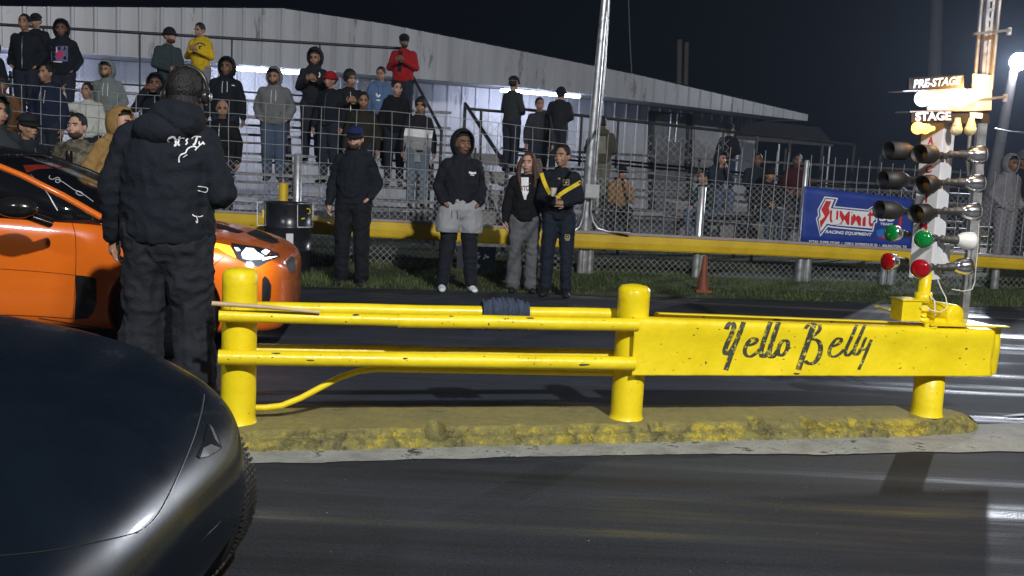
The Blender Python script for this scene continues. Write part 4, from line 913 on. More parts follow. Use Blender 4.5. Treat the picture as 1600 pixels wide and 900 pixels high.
ARMS = {  # elbow, wrist, finger direction for side +1
 'down': ((.235, .02, 1.15), (.250, -.06, .90), (0, -.15, -1)),
 'tuck': ((.235, .01, 1.15), (.07, -.24, 1.13), (-1, 0, 0)),
 'pocket': ((.238, .07, 1.15), (.20, -.10, 1.00), (-.6, -.2, -.6)),
 'belly': ((.230, -.01, 1.15), (.07, -.22, 1.10), (-1, -.25, -.1)),
 'phone': ((.225, -.05, 1.15), (.075, -.27, 1.24), (-.5, -.5, .5)),
 'wave': ((.34, -.06, 1.33), (.31, -.14, 1.57), (0, 0, 1)),
 'face': ((.20, -.26, 1.17), (.07, -.19, 1.46), (-.2, .1, 1)),
 'behind': ((.29, .10, 1.16), (.12, .16, 1.0), (-1, 0, 0)),
 'camera': ((.24, -.17, 1.25), (.08, -.22, 1.52), (-.5, -.6, .3)),
 'knee': ((.24, -.22, 1.12), (.12, -.40, 1.02), (-.3, -.7, -.4)),
 'out': ((.36, .02, 1.17), (.24, -.16, 1.02), (-.4, -.8, -.4)),
}
def person(loc, H, yaw, label, top=(.015, .017, .022), low=(.02, .025, .04), skin=1, hair='short', hood=None, hat=None, arms='down', arms2=None, shoes=(.02, .02, .02), wide=1.0, seat=False, group=None, pat=None, detail=0, turn=0.0, nod=0.0, beard=False, leghalf=.10, hoodcol=None, lean=0.0, flare=0.0, inner=None, hairc='black', foot=True, hx=0.0, bulk=0.0):
    HS = 1.07
    k = H/1.76
    root = thing('person', label, 'person', loc, R(yaw), group)
    vx = {0: .018, 1: .012, 2: .009}[detail]
    st = leghalf; J = {}
    def hipz(): return .50 if seat else .93
    dz = hipz()-.93; ln = R(-lean)
    def tor(v):                                   # torso points lean about the hips
        x, y, z = v; z -= .93; y2 = y*math.cos(ln)+z*math.sin(ln) if False else y*math.cos(ln)+z*math.sin(ln); z2 = -y*math.sin(ln)+z*math.cos(ln)
        return Vector((x, y2, z2+.93+dz))
    # (lean>0 bends forward, towards -y)
    V = lambda v: Vector(v)*k
    Tt = lambda v: tor(v)*k
    hc = tor((hx, -.012-abs(hx)*.1, 1.628)); RH = Matrix.Rotation(R(turn), 3, 'Z') @ Matrix.Rotation(R(nod), 3, 'X')
    hd = lambda v: (hc + RH @ (Vector(v)*HS))*k
    mb = MB(); nseg = 20 if detail else 12
    mb.ell(hd((0, .012, .018)), [q*k*HS for q in (.074, .092, .098)], nseg, 12, RH); mb.ell(hd((0, -.012, -.035)), [q*k*HS for q in (.062, .076, .080)], nseg, 12, RH)
    mb.ell(hd((0, -.045, -.082)), [q*k*HS for q in (.036, .036, .030)], nseg, 10, RH)
    mb.rcone(hd((0, -.082, .012)), .010*k, hd((0, -.100, -.026)), .013*k, 8); mb.ell(hd((0, -.092, -.034)), [q*k*HS for q in (.019, .013, .010)], 8, 6, RH)
    mb.ell(hd((0, -.077, .034)), [q*k*HS for q in (.052, .018, .012)], 10, 6, RH)
    for s in (-1, 1): mb.ell(hd((s*.076, .012, -.008)), [q*k*HS for q in (.012, .020, .032)], 8, 8, RH); mb.ell(hd((s*.040, -.062, -.030)), [q*k*HS for q in (.026, .022, .022)], 8, 6, RH)
    mb.ell(hd((0, -.088, -.062)), [q*k*HS for q in (.026, .014, .012)], 8, 6, RH)
    mb.rcone(Tt((0, .012, 1.44)), .056*k, hd((0, .012, -.055)), .050*k, 12)
    # trunk under the clothes
    mb.rcone(Tt((0, 0, 1.0)), .11*k, Tt((0, 0, 1.32)), .12*k, 10); mb.rcone(Tt((-.11, .01, 1.36)), .045*k, Tt((.11, .01, 1.36)), .045*k, 10)
    Sh = {}; E = {}; W = {}; F = {}
    for s in (-1, 1):
        a = ARMS[arms if (s > 0 or not arms2) else arms2]
        wS = (wide-1)*.5+1
        Sh[s] = Tt((s*.150*wS, .008, 1.395)); E[s] = Tt((s*a[0][0]*wS, a[0][1], a[0][2])); W[s] = Tt((s*a[1][0]*(1 if a[1][0] < .2 else wS), a[1][1], a[1][2])); F[s] = Vector((s*a[2][0], a[2][1], a[2][2])).normalized()
        if seat and (arms == 'knee'): W[s] = Vector((s*.11*k, -.36*k, .62*k)); F[s] = Vector((-s*.3, -.7, -.4)).normalized()
        mb.rcone(Sh[s], .038*k, E[s], .036*k, 10); mb.rcone(E[s], .040*k, W[s], .027*k, 10)
        mb.rcone(W[s], .028*k, W[s]+F[s]*.07*k, .034*k, 10, 1.0, .6)
    hp = {}; kn = {}; an = {}
    for s in (-1, 1):
        hp[s] = V((s*.088, 0, hipz())); 
        if seat: kn[s] = V((s*(st+.04), -.44, .50)); an[s] = V((s*(st+.02), -.40, .09))
        else: kn[s] = V((s*(st+.095)*.5, -.02, .49)); an[s] = V((s*st, .01, .09))
        mb.rcone(hp[s], .085*k, kn[s], .055*k, 10); mb.rcone(kn[s], .052*k, an[s], .034*k, 10); mb.rcone(an[s]+V((0, .01, -.03)), .025*k, an[s]+V((s*.02, -.10, -.05)), .018*k, 8)
    body = remesh(mb, 'body', vx*k*(.75 if not detail else .8), 2, [SK[skin], EYEW, EYED, LIP, BROW], root)
    # face and fingers join the same mesh
    f = MB()
    for s in (-1, 1):
        if detail: f.ell(hd((s*.031, -.0775, .010)), [q*k for q in (.0135, .012, .0062)], 10, 8, RH, 1)
        f.ell(hd((s*.031, -.0845 if detail else -.080, .009)), [q*k for q in ((.0068, .007, .0068) if detail else (.011, .011, .0055))], 8, 6, RH, 2)
        f.rcone(hd((s*.016, -.092, .030)), .0052*k, hd((s*.050, -.082, .030)), .004*k, 6, mi=4)
    f.ell(hd((0, -.101, -.061)), [q*k for q in (.024, .007, .0052)], 10, 6, RH, 3)
    for s in (-1, 1):
        a = arms if (s > 0 or not arms2) else arms2
        if a in ('pocket', 'behind'): continue
        d = F[s]; side = d.cross(Vector((0, 1, 0)) if abs(d.y) < .8 else Vector((0, 0, 1))).normalized(); 
        if side.dot(Vector((0, -1, 0))) < 0 and abs(d.z) > .7: side = -side
        if abs(d.z) > .7: side = Vector((0, -1, 0)); side = (side-d*side.dot(d)).normalized()
        nrm = d.cross(side).normalized(); nrm = nrm if nrm.dot(Vector((-s, 0, -.3))) > 0 else -nrm
        base = W[s]+d*.075*k
        for i, (ln_, o_) in enumerate(((.040, -1.5), (.046, -.5), (.043, .5), (.034, 1.5))):
            b0 = base-side*o_*.0185*k+nrm*.0; c1 = b0+(d*.95+nrm*.3)*ln_*.9*k; c2 = c1+(d*.6+nrm*.8)*ln_*.75*k
            f.rcone(b0-d*.01*k, .0095*k, c1, .0085*k, 8 if detail else 5); f.rcone(c1, .0085*k, c2, .0070*k, 8 if detail else 5)
        t0 = W[s]+d*.02*k+side*.022*k; t1 = t0+(d*.6+side*.75+nrm*.25)*.040*k; t2 = t1+(d*.9+side*.15+nrm*.4)*.030*k
        f.rcone(t0, .0125*k, t1, .0098*k, 8 if detail else 5); f.rcone(t1, .0098*k, t2, .0082*k, 8 if detail else 5)
    fm = f.mesh('f'); bm = bmesh.new(); bm.from_mesh(body.data); bm.from_mesh(fm); bm.to_mesh(body.data); bm.free(); bpy.data.meshes.remove(fm)
    # trousers
    lm = cloth(low) if not isinstance(low, str) else MATS[low]
    mb = MB(); w2 = wide**.7
    mb.rcone(V((0, .005, hipz()+.0)), .135*k*w2, Tt((0, 0, 1.03)), .125*k*w2, 14, 1.12, .9)
    for s in (-1, 1):
        mb.rcone(hp[s], .112*k*w2, kn[s], .080*k*w2, 12); mb.rcone(kn[s], .080*k*w2, an[s]+V((0, .0, .01)), (.062+flare)*k*w2, 12)
        if detail: mb.ell(an[s]+V((0, 0, .03)), [q*k for q in (.072+flare, .075+flare, .04)], 12, 8)
    remesh(mb, 'trousers', vx*k*1.1, 3, lm, root, wr=(.034 if detail == 2 else .022) if detail else .012, wf=8)
    # shoes
    if foot:
        for s in (-1, 1):
            mb = MB(); a = an[s]; mb.rcone(a+V((0, .035, -.045)), .042*k, a+V((s*.012, -.06, -.052)), .040*k, 10); mb.rcone(a+V((s*.012, -.06, -.055)), .042*k, a+V((s*.022, -.15, -.062)), .033*k, 10, 1.15, .8); mb.rcone(a+V((0, .015, -.02)), .045*k, a+V((0, .01, .03)), .047*k, 10)
            so = remesh(mb, 'shoe', .011*k, 2, cloth(shoes, rough=.5), root)
            for v in so.data.vertices: v.co.z = max(v.co.z, .001)
    # top
    tm = cloth(top) if not isinstance(top, str) else MATS[top]
    mb = MB(); W_ = wide
    def ring(z, rx, ry, y=0.0, n=20): return [Tt((math.cos(a)*rx*W_, y+math.sin(a)*ry*(W_**.8), z)) for a in [2*math.pi*j/n for j in range(n)]]
    mb.loft([ring(.90, .160, .128), ring(.95, .172, .138), ring(1.05, .170, .138, -.004), ring(1.18, .172, .135, -.004), ring(1.30, .180, .130), ring(1.37, .168, .116, .006), ring(1.43, .128, .096, .012), ring(1.475, .088, .078, .014), ring(1.50, .062, .064, .014)])
    for s in (-1, 1):
        mb.rcone(Sh[s], .070*k*(W_**.6), E[s], .057*k*(W_**.5), 14); mb.rcone(E[s], .058*k*(W_**.5), W[s]-(W[s]-E[s]).normalized()*.01*k, .046*k, 14)
        mb.rcone(W[s]-(W[s]-E[s]).normalized()*.04*k, .042*k, W[s]+(W[s]-E[s]).normalized()*.005*k, .038*k, 12)
    if hood: mb.ell(Tt((0, .035, 1.465)), [q*k*(W_**.5) for q in (.115, .10, .055)], 16, 8)
    if hood == 'up': mb.rcone(Tt((0, .02, 1.45)), .105*k, hd((0, .035, -.075)), .088*k, 14)
    if bulk: mb.ell(Tt((hx*.75, .055, 1.50)), [q*k for q in (.135, .115, .105)], 18, 12); mb.ell(Tt((0, -.03, 1.10)), [q*k*bulk for q in (.20, .17, .20)], 18, 12)
    tp = remesh(mb, 'top', vx*k*1.1, 3, tm, root, wr=(.024 if detail else .014), wf=7.5)
    hm = cloth(hoodcol) if hoodcol else tm
    if hood == 'up':
        mb = MB(); op = lambda d: not (d.y < -.50 and d.z > -.80 and d.z < .78)
        mb.ell(hd((0, .018, -.002)), [q*k*HS for q in (.108, .124, .142)], 40, 32, RH, keep=op, fn=lambda v, d: v*(1+noise.noise(d*3)*.05)-Vector((0, .018*k*max(0, d.z) if d.y < 0 else 0, 0)))
        h = mb.build('hood', hm, root, fix=True); q = h.modifiers.new('s', 'SOLIDIFY'); q.thickness = .016*k; q.offset = 1
    elif hood == 'down':
        mb = MB(); mb.ell(Tt((0, .095, 1.455)), [q*k*(W_**.5) for q in (.125, .07, .075)], 16, 10); mb.ell(Tt((0, .055, 1.49)), [q*k*(W_**.5) for q in (.105, .075, .045)], 16, 10)
        for s in (-1, 1): mb.rcone(Tt((s*.10, .06, 1.48)), .038*k, Tt((s*.045, -.085, 1.41)), .026*k, 10)
        remesh(mb, 'hood', vx*k, 3, hm, root, wr=.012)
    if inner:
        pass
    hmm = HAIRM[hairc]
    if hair in ('short', 'curly', 'long') and not hat and hood != 'up':
        mb = MB(); amp = .10 if hair == 'short' else .22
        mb.ell(hd((0, .025, .032)), [q*k*HS for q in ((.081, .090, .098) if hair != 'curly' else (.094, .100, .106))], 28, 20, RH, fn=lambda v, d: v*(1+noise.noise(d*6)*amp*.5+noise.noise(d*15)*amp*.3))
        if hair == 'long':
            for s in (-1, 1):
                for j in range(7):
                    x0 = .045+.006*j; y0 = -.03+.022*j; P = [hd((s*(x0+.02), y0, .05)), hd((s*(x0+.045), y0-.005, -.03)), hd((s*(x0+.055+.01*math.sin(j)), y0-.01, -.12)), Tt((s*(x0+.045+.012*math.cos(j*2)), -.09+.025*j, 1.40)), Tt((s*(x0+.035), -.11+.028*j, 1.30+.02*math.sin(j*3)))]
                    mb.tube(P, [.022*k, .030*k, .028*k, .024*k, .006*k], 7)
        mb.build('hair', hmm, root)
    if hood == 'up' and hair != 'none':
        mb = MB(); mb.ell(hd((0, .020, .060)), [q*k*HS for q in (.070, .086, .058)], 16, 10, RH); mb.build('hair', hmm, root)
    if beard:
        mb = MB(); mb.ell(hd((0, -.026, -.072)), [q*k*HS for q in (.060, .072, .046)], 18, 12, RH, fn=lambda v, d: v*(1+noise.noise(d*8)*.1)); mb.build('beard', mat('beard_hair', (.06, .034, .022), .8), root)
    if hat:
        kind, hcol = hat; hm2 = cloth(hcol)
        mb = MB(); up = lambda d: d.z > -.12
        mb.ell(hd((0, .010, .050 if kind == 'cap' else .036)), [q*k*HS for q in (.086, .100, .078 if kind == 'cap' else .096)], 28, 20, RH, keep=up)
        if kind == 'cap':
            n = 12; vs = []
            for j in range(n+1):
                a = math.pi+math.pi*j/n
                for r_, z_ in ((1.0, .048), (1.72, .012)): vs.append(hd((math.cos(a)*.088*(1 if r_ == 1 else .92), math.sin(a)*.100*r_+.008, z_+ (abs(math.cos(a))*-.006))))
            m3 = MB(); m3.add(vs, [(2*j, 2*j+1, 2*j+3, 2*j+2) for j in range(n)]); o3 = m3.build('brim', cloth((.01, .011, .013)), root); q = o3.modifiers.new('s', 'SOLIDIFY'); q.thickness = .007*k
        else:
            P = [hd((math.cos(a)*.092, .008+math.sin(a)*.106, .026)) for a in [2*math.pi*j/20 for j in range(21)]]; mb.tube(P, .016*k, 8, cap=False)
        h = mb.build('cap' if kind == 'cap' else 'beanie', hm2, root); q = h.modifiers.new('s', 'SOLIDIFY'); q.thickness = .006*k; q.offset = 1
        if kind == 'beanie' or hood != 'up':
            mb = MB(); mb.ell(hd((0, .035, .0)), [q*k*HS for q in (.080, .075, .068)], 18, 12, RH); mb.build('hair', hmm, root)
    root['_k'] = k
    if detail < 2 and not seat and isinstance(top, tuple):
        bt = BVHTree.FromObject(tp, bpy.context.evaluated_depsgraph_get())
        def fs(x, z):
            h = bt.ray_cast(Vector((x, -1, z)), Vector((0, 1, 0))); return (h[0] if h[0] else Vector((x, -.1, z)))+Vector((0, -.004, 0))
        dkc = cloth(tuple(q*.4 for q in top)); cz = tor((0, 0, 1.2)).z
        mb = MB(); ribbon(mb, [(-.12*k, 1.10*k), (-.085*k, .985*k), (.085*k, .985*k), (.12*k, 1.10*k)], .008*k, fs, (0, 0, 0)); mb.build('pocket_seam', dkc, root, fix=False)
        if hood and rv.random() < .8:
            wc = WPR if rv.random() < .45 else dkc
            for s in (-1, 1): mb = MB(); ribbon(mb, [(s*.03*k, 1.42*k), (s*.038*k, 1.33*k), (s*.034*k, rv.uniform(1.2, 1.27)*k)], .007*k, fs, (0, 0, 0)); mb.build('drawstring', wc, root, fix=False)
        elif rv.random() < .6:
            mb = MB(); ribbon(mb, [(0, 1.42*k), (.004*k, 1.2*k), (0, .93*k)], .010*k, fs, (0, 0, 0)); mb.build('zip', STEEL if rv.random() < .4 else dkc, root, fix=False)
    return root
def kids(root, *names): return [c for c in root.children if c.name.split('.')[0] in names]
def decal(root, names, fnlist, m, name='print', off=.006):
    """fnlist: callables(mb, surface) drawing on the clothes as seen in the picture"""
    s = on_surface(bvh_of(kids(root, *names)), off); mb = MB()
    for f in fnlist: f(mb, s)
    to_local(mb, root); return mb.build(name, m, root, fix=False)
def stroke(pts, w): return lambda mb, s: ribbon(mb, pts, w, s, (0, 0, 0))
def word(t, q, b=.03): 
    def f(mb, s): g = text_quad(t, q, s, (0, 0, 0), b); mb.add(g.v, g.f, 0, False)
    return f
def fillq(q, n=6):
    def f(mb, s):
        TL, TR, BR, BL_ = [Vector(p) for p in q]; vs = []
        for i in range(n+1):
            for j in range(n+1):
                a, b = i/n, j/n; p = (TL*(1-a)+TR*a)*(1-b)+(BL_*(1-a)+BR*a)*b; vs.append(s(p.x, p.y))
        mb.add(vs, [(i*(n+1)+j, i*(n+1)+j+1, (i+1)*(n+1)+j+1, (i+1)*(n+1)+j) for i in range(n) for j in range(n)], 0, False)
    return f

LOG = []
def on_ground(px, pytop, y, yaw, label, **kw):
    p = D(px, pytop, y); fz_ = kw.pop('fz', 0.0); H = (p.z-fz_); LOG.append((label[:30], round(H, 2)))
    return person((p.x, p.y, fz_), H, yaw, label, **kw)
def on_row(px, pytop, yaw, label, row=None, seat=False, **kw):
    best = None
    kw.setdefault('lean', rv.uniform(-3, 4)); kw.setdefault('turn', rv.uniform(-22, 22)); kw.setdefault('nod', rv.uniform(-4, 10)); kw.setdefault('hx', rv.uniform(-.018, .018)); yaw += rv.uniform(-12, 12)
    for k_ in ([row] if row is not None else range(6)):
        pl = rowp(k_, .02); p = pl.at(px, pytop); z = footz(k_)+.002
        H = (p.z-z)/(0.755 if seat else 1.0)
        if best is None or abs(H-1.74) < abs(best[0]-1.74): best = (H, p, z, k_)
    H, p, z, k_ = best; LOG.append((label[:34], 'row', k_, round(H, 2)))
    return person((p.x, p.y, z), max(1.5, min(1.95, H)), yaw, label, seat=seat, **kw)
BLKC = (.009, .012, .018); NAVY = (.012, .018, .05); JEAN = (.07, .10, .16); GREY = (.17, .18, .19)
# --- the starter standing between the cars
ref = on_ground(263, 104, 5.35, 180, 'large person seen from behind in black hoodie and headset between the two cars', top=BLKC, low=(.016, .018, .024), skin=1, hair='short', hood='down', arms='down', arms2='tuck', wide=1.34, detail=2, leghalf=.155, flare=.03, shoes=(.012, .012, .012), turn=0, hx=-.085, bulk=1.12)
k = ref['_k']
def hdl(v): return Vector((v[0]*1.07-.085, v[1]*1.07-.02, v[2]*1.07+1.628))*k
mb = MB(); mb.ell(hdl((0, .045, -.045)), [q*k for q in (.083, .075, .085)], 20, 14, fn=lambda v, d: v*(1+noise.noise(d*9)*.05)); mb.build('hair', HAIRM['black'], ref)
mb = MB(); P = [hdl((math.cos(a)*.096, .0, .018+math.sin(a)*.112)) for a in [math.pi*j/24 for j in range(25)]]; mb.tube(P, .011, 10)
for s in (-1, 1): mb.lathe(hdl((s*.074, .005, -.005)), (s, 0, 0), [(0, .034), (.010, .042), (.028, .042), (.036, .032), (.040, 0)], 20)
mb.tube([hdl((.12, -.01, -.02)), hdl((.115, -.08, -.05)), hdl((.06, -.125, -.07))], .006, 8); mb.build('headset', mat('headset_plastic', (.02, .02, .022), .3), ref)
mb = MB()
for s in (-1, 1): mb.lathe(hdl((s*.1115, .005, -.005)), (s, 0, 0), [(0, .022), (.005, .02), (.006, 0)], 16)
mb.build('headset_badge', STEEL, ref)
def zr(pts): return [(130+x*.2667, 80+y*.2667) for x, y in pts]
sw = 1.9
decal(ref, ('top', 'hood'), [stroke(zr(p), w) for p, w in (
 ([(520, 502), (500, 510), (492, 528), (506, 532)], 1.3), ([(500, 512), (525, 500), (540, 510), (545, 552), (532, 552)], 3.2), ([(566, 500), (553, 545), (566, 552)], 2.8), ([(545, 518), (590, 508)], 1.3), ([(592, 506), (588, 516)], 1.8),
 ([(615, 512), (600, 522), (612, 535), (600, 548)], 2.2), ([(636, 512), (650, 498), (690, 502)], 2.0), ([(668, 500), (655, 545), (642, 548)], 3.0), ([(680, 528), (678, 546), (692, 546), (704, 528), (704, 546), (712, 540)], 2.0),
 ([(562, 652), (560, 622), (575, 603), (602, 596), (606, 576), (628, 560), (652, 556), (668, 566), (655, 580)], 2.0), ([(585, 622), (610, 606)], 1.4), ([(668, 566), (690, 545)], 1.6))], WPR, 'print', .005)
decal(ref, ('top',), [stroke(zr(p), w) for p, w in (([(672, 792), (700, 794), (728, 800), (730, 812), (722, 828), (700, 824), (672, 816)], 1.2), ([(382, 505), (384, 515)], 1.6))], WPR, 'buckle', .006)
decal(ref, ('top', 'trousers'), [stroke([(300.5, 335), (304, 338), (308, 338)], 1.4), stroke([(317, 337), (312, 339), (309, 338)], 1.4), stroke([(307, 338), (309, 345), (308, 349), (306, 345)], 1.6)], WPR, 'emblem', .006)

# --- people at the edge of the track
a = on_ground(556, 198, 11.1, -6, 'standing man in blue cap and bulky black jacket holding a cigarette', top=BLKC, low=(.010, .011, .015), skin=0, hat=('cap', (.012, .02, .09)), arms='pocket', arms2='down', wide=1.12, detail=1, beard=True, hood='down', leghalf=.12, flare=.01)
decal(a, ('cap',), [stroke([(552, 207), (554, 203), (558, 202), (561, 207), (552, 208)], 1.2)], WPR, 'cap_badge', .004)
b = on_ground(724, 205, 11.0, 12, 'hooded man in black hoodie with grey shorts over leggings and white shoes', top=(.010, .012, .018), low=(.012, .015, .022), skin=2, hood='up', arms='pocket', wide=1.06, detail=1, shoes=(.75, .76, .8), leghalf=.16, turn=14)
kk = b['_k']; mb = MB()
mb.rcone(Vector((0, .005, .93))*kk, .185*kk, Vector((0, 0, 1.0))*kk, .155*kk, 16, 1.12, .98)
for s in (-1, 1): mb.rcone(Vector((s*.095, 0, .90))*kk, .150*kk, Vector((s*.125, -.012, .70))*kk, .140*kk, 14)
o = remesh(mb, 'shorts', .013, 3, cloth((.30, .31, .33)), b, wr=.014)
for v in o.data.vertices: v.co.z = max(v.co.z, .66*kk)
decal(b, ('top',), [stroke([(733, 269), (738, 271), (744, 270)], 3.2), stroke([(735, 273), (741, 274)], 1.5)], WPR, 'print')
decal(b, ('shorts',), [stroke([(706, 329), (706, 340)], .9), stroke([(714, 329), (715, 343)], .9)], cloth(BLKC), 'drawstring')
c = on_ground(826, 238, 11.2, 4, 'young woman with long wavy brown hair and open black jacket over white top', top=(.006, .006, .008), low=(.11, .115, .125), skin=0, hair='long', hairc='brown', arms='down', wide=1.02, detail=1, flare=.03, turn=-18, leghalf=.115)
decal(c, ('top',), [fillq([(811, 277), (826, 277), (826, 300), (820, 312)], 6), fillq([(813, 290), (826, 290), (822, 312), (819, 312)], 4)], WPR, 'shirt')
decal(c, ('top',), [word('RTC', [(813, 290), (826, 290), (826, 298), (814, 298)])], mat('dark_print', (.08, .01, .015), .6), 'print', .010)
d = on_ground(880, 226, 11.0, -4, 'young man in black sweatshirt with yellow chevron holding a cup', top=BLKC, low=(.012, .017, .03), skin=1, hair='short', arms='belly', wide=.98, detail=1, turn=-28, leghalf=.12)
YS = mat('yellow_fabric', (.75, .55, .02), .7)
decal(d, ('top',), [stroke([(846, 270), (850, 284), (857, 299), (860, 303)], 6), stroke([(908, 284), (898, 290), (882, 299), (869, 309)], 6.2)], YS, 'chevron')
GOLD = mat('gold_print', (.5, .4, .18), .6)
def sq(x0, y0, x1, y1): return fillq([(x0, y0), (x1, y0), (x1, y1), (x0, y1)], 3)
decal(d, ('top', 'trousers'), [stroke([(880, 281), (889, 281), (889, 281), (889, 289), (889, 289), (880, 289), (880, 289), (880, 281)], .9), stroke([(884.5, 282.5), (884.5, 287.5)], 1.3), stroke([(882, 284.5), (887, 284.5)], 1.3), stroke([(883, 367), (890, 367), (890, 367), (890, 373), (890, 373), (883, 373), (883, 373), (883, 367)], .9), stroke([(885, 370), (888, 370)], 1.6), stroke([(883.5, 375), (890, 375)], 1.2)], GOLD, 'emblem')
cp = D(865, 300, 10.66); mb = MB(); mb.lathe(cp-Vector((0, 0, .045)), (0, 0, 1), [(0, .026), (.085, .036), (.09, .036), (.088, .03)], 18); meta(mb.build('cup', mat('cup_white', (.6, .58, .5), .6)), 'small pale cup held by the man in the chevron sweatshirt', 'cup')
cg = D(512, 347, 10.9); mb = MB(); mb.tube([cg, cg+Vector((.03, -.02, -.012))], .004, 8); meta(mb.build('cigarette', WPR), 'white cigarette between the fingers of the man in blue cap', 'cigarette')

# --- men standing behind the orange car
e1 = on_ground(43, 177, 9.7, 62, 'man in dark cap and navy jacket turned sideways behind the orange car', top=(.014, .018, .026), skin=1, hat=('cap', (.012, .015, .02)), wide=1.15, detail=1, arms='pocket', turn=0)
CAMO = mat('camouflage_cloth', (.14, .12, .085), .85, var=.5, scale=16, bump=.3, dirt=(.045, .045, .03), dirt_amt=.52, dscale=14)
e2 = on_ground(121, 177, 9.9, -6, 'bearded man in camouflage jacket holding a can behind the orange car', top='camouflage_cloth', skin=0, hair='short', beard=True, wide=1.22, detail=1, arms='belly')
mb = MB(); c = D(108, 247, 9.52); mb.lathe(c-Vector((0, 0, .08)), (0, 0, 1), [(0, .026), (.008, .032), (.13, .032), (.145, .026), (.15, .026)], 18); meta(mb.build('drink_can', mat('can_metal', (.03, .02, .025), .25, .6)), 'slim dark drink can held by the bearded man', 'can')
e3 = on_ground(174, 168, 9.8, 68, 'man with raised tan hood leaning sideways behind the orange car', top=(.30, .185, .065), skin=0, hood='up', beard=True, wide=1.3, detail=1, arms='pocket', lean=10)
e4 = on_ground(-8, 150, 8.9, 60, 'dark grey clothed person cut off by the left edge behind the car', top=(.03, .038, .045), skin=1, wide=1.2, arms='down', hood='up')
e5 = on_ground(-104, 140, 5.4, 10, 'person in camouflage trousers cut off at the left edge beside the car', top='camouflage_cloth', low='camouflage_cloth', skin=1, wide=1.15, arms='down', hood='down')

# --- spectators in the left stand
GL = 'spectators in the left stand'
def L_(px, py, yaw, label, **kw): return on_row(px, py, yaw, label, group=GL, **kw)
L_(41, 22, 0, 'tall man in plain black jacket in the top row at far left', top=BLKC, skin=1, arms='pocket', wide=1.15)
L_(56, 21, 10, 'man in dark cap behind the tall black jacketed man', top=(.012, .014, .02), skin=1, hat=('cap', BLKC), row=5)
p = L_(97, 32, -4, 'hooded person in black hoodie with a pink and blue chest print', top=BLKC, skin=2, hood='up', arms='pocket', wide=1.1)
decal(p, ('top',), [sq(80, 72, 106, 96)], mat('violet_print', (.12, .11, .25), .7, var=.5, scale=20), 'print', .006)
decal(p, ('top',), [sq(88, 79, 98, 91)], mat('pink_print', (.5, .03, .12), .7), 'print', .012)
decal(p, ('top',), [stroke([(83, 96), (97, 97)], 1.6), stroke([(88, 74), (89, 82)], 1.5)], WPR, 'print', .013)
L_(75, 99, 0, 'short haired man in navy jacket behind the waving person', top=(.012, .018, .045), skin=1, hood='down')
L_(4, 118, 20, 'person in brown jacket at the left edge of the stand', top=(.16, .075, .025), skin=2, hat=('beanie', (.02, .02, .02)), wide=1.1)
L_(-16, 60, 0, 'dark clothed person cut by the left edge above the brown jacket', top=BLKC, skin=1, hood='up')
L_(137, 129, 2, 'person in white padded jacket waving one hand', top=(.52, .54, .50), skin=1, hair='short', arms='down', arms2='wave', wide=1.1)
L_(168, 96, 4, 'man in light grey hoodie with hood raised over a cap', top=(.17, .20, .20), skin=1, hood='up', wide=1.1, beard=True, arms='pocket')
L_(262, 43, 48, 'man in black beanie and dark padded jacket turned to the right', top=(.035, .05, .055), skin=1, hat=('beanie', BLKC), arms='belly', beard=True)
p = L_(314, 36, 0, 'person in bright yellow hoodie looking down at a phone', top=(.62, .42, .012), low=(.22, .23, .25), skin=1, hood='down', arms='phone', nod=14)
decal(p, ('top',), [stroke([(304, 71), (308, 68), (313, 67), (319, 69), (321, 72)], 1.6), stroke([(310, 71), (313, 73), (316, 71)], 1.5), stroke([(312, 73), (312, 77)], 2)], cloth(BLKC), 'print', .008)
L_(242, 116, 10, 'black hooded person half hidden behind the starter holding a camera', top=BLKC, skin=2, hood='up', arms='camera')
p = L_(353, 91, 4, 'person in black hoodie with raised hood right of the starter', top=BLKC, skin=2, hood='up', wide=1.1)
decal(p, ('top',), [stroke([(362, 133), (367, 134)], 1.6)], WPR, 'print')
L_(347, 155, 0, 'bald man in black sweatshirt behind the fence right of the starter', top=(.008, .008, .01), skin=1, hair='none', wide=1.05)
L_(430, 107, 0, 'person in loose grey hoodie with hood raised and blue jeans', top=(.16, .165, .17), low=JEAN, skin=1, hood='up', wide=1.3, arms='pocket', beard=True)
p = L_(491, 76, 4, 'hooded person in black hoodie looking down at a phone in both hands', top=(.014, .016, .02), skin=1, hood='up', arms='phone', nod=16)
decal(p, ('top',), [stroke([(499, 113), (500, 118), (498, 121)], 2)], WPR, 'print')
L_(517, 112, -20, 'person in red beanie and black jacket', top=BLKC, skin=1, hat=('beanie', (.32, .008, .012)), wide=1.1)
L_(547, 109, 14, 'dark haired young person in black jacket right of the red beanie', top=(.012, .012, .014), skin=1, hair='curly', arms='phone')
p = L_(595, 104, 4, 'man in light blue hoodie with a pale chest print', top=(.09, .16, .30), skin=1, hood='down')
decal(p, ('top',), [stroke([(588, 146), (590, 152), (594, 148)], 2.6), stroke([(588, 156), (594, 157)], 2)], WPR, 'print')
p = L_(632, 53, -10, 'man in red jacket and dark cap standing highest at the stair rail', top=(.33, .012, .015), skin=2, hat=('cap', BLKC), arms='phone', beard=True, wide=1.15)
decal(p, ('top',), [stroke([(626, 80), (625, 92), (624, 112)], 6)], cloth(BLKC), 'scarf')
L_(568, 144, 2, 'man with short dark hair in olive sweatshirt above the blue cap', top=(.022, .02, .014), skin=1, hair='short', wide=1.05)
L_(620, 126, 0, 'fair man in black hoodie left of the striped sweatshirt', top=(.008, .008, .01), skin=0, hair='short', hood='down')
p = L_(656, 152, 2, 'man in black white and grey striped sweatshirt with faded jeans', top=(.014, .014, .018), low=(.12, .16, .2), skin=1, hair='curly')
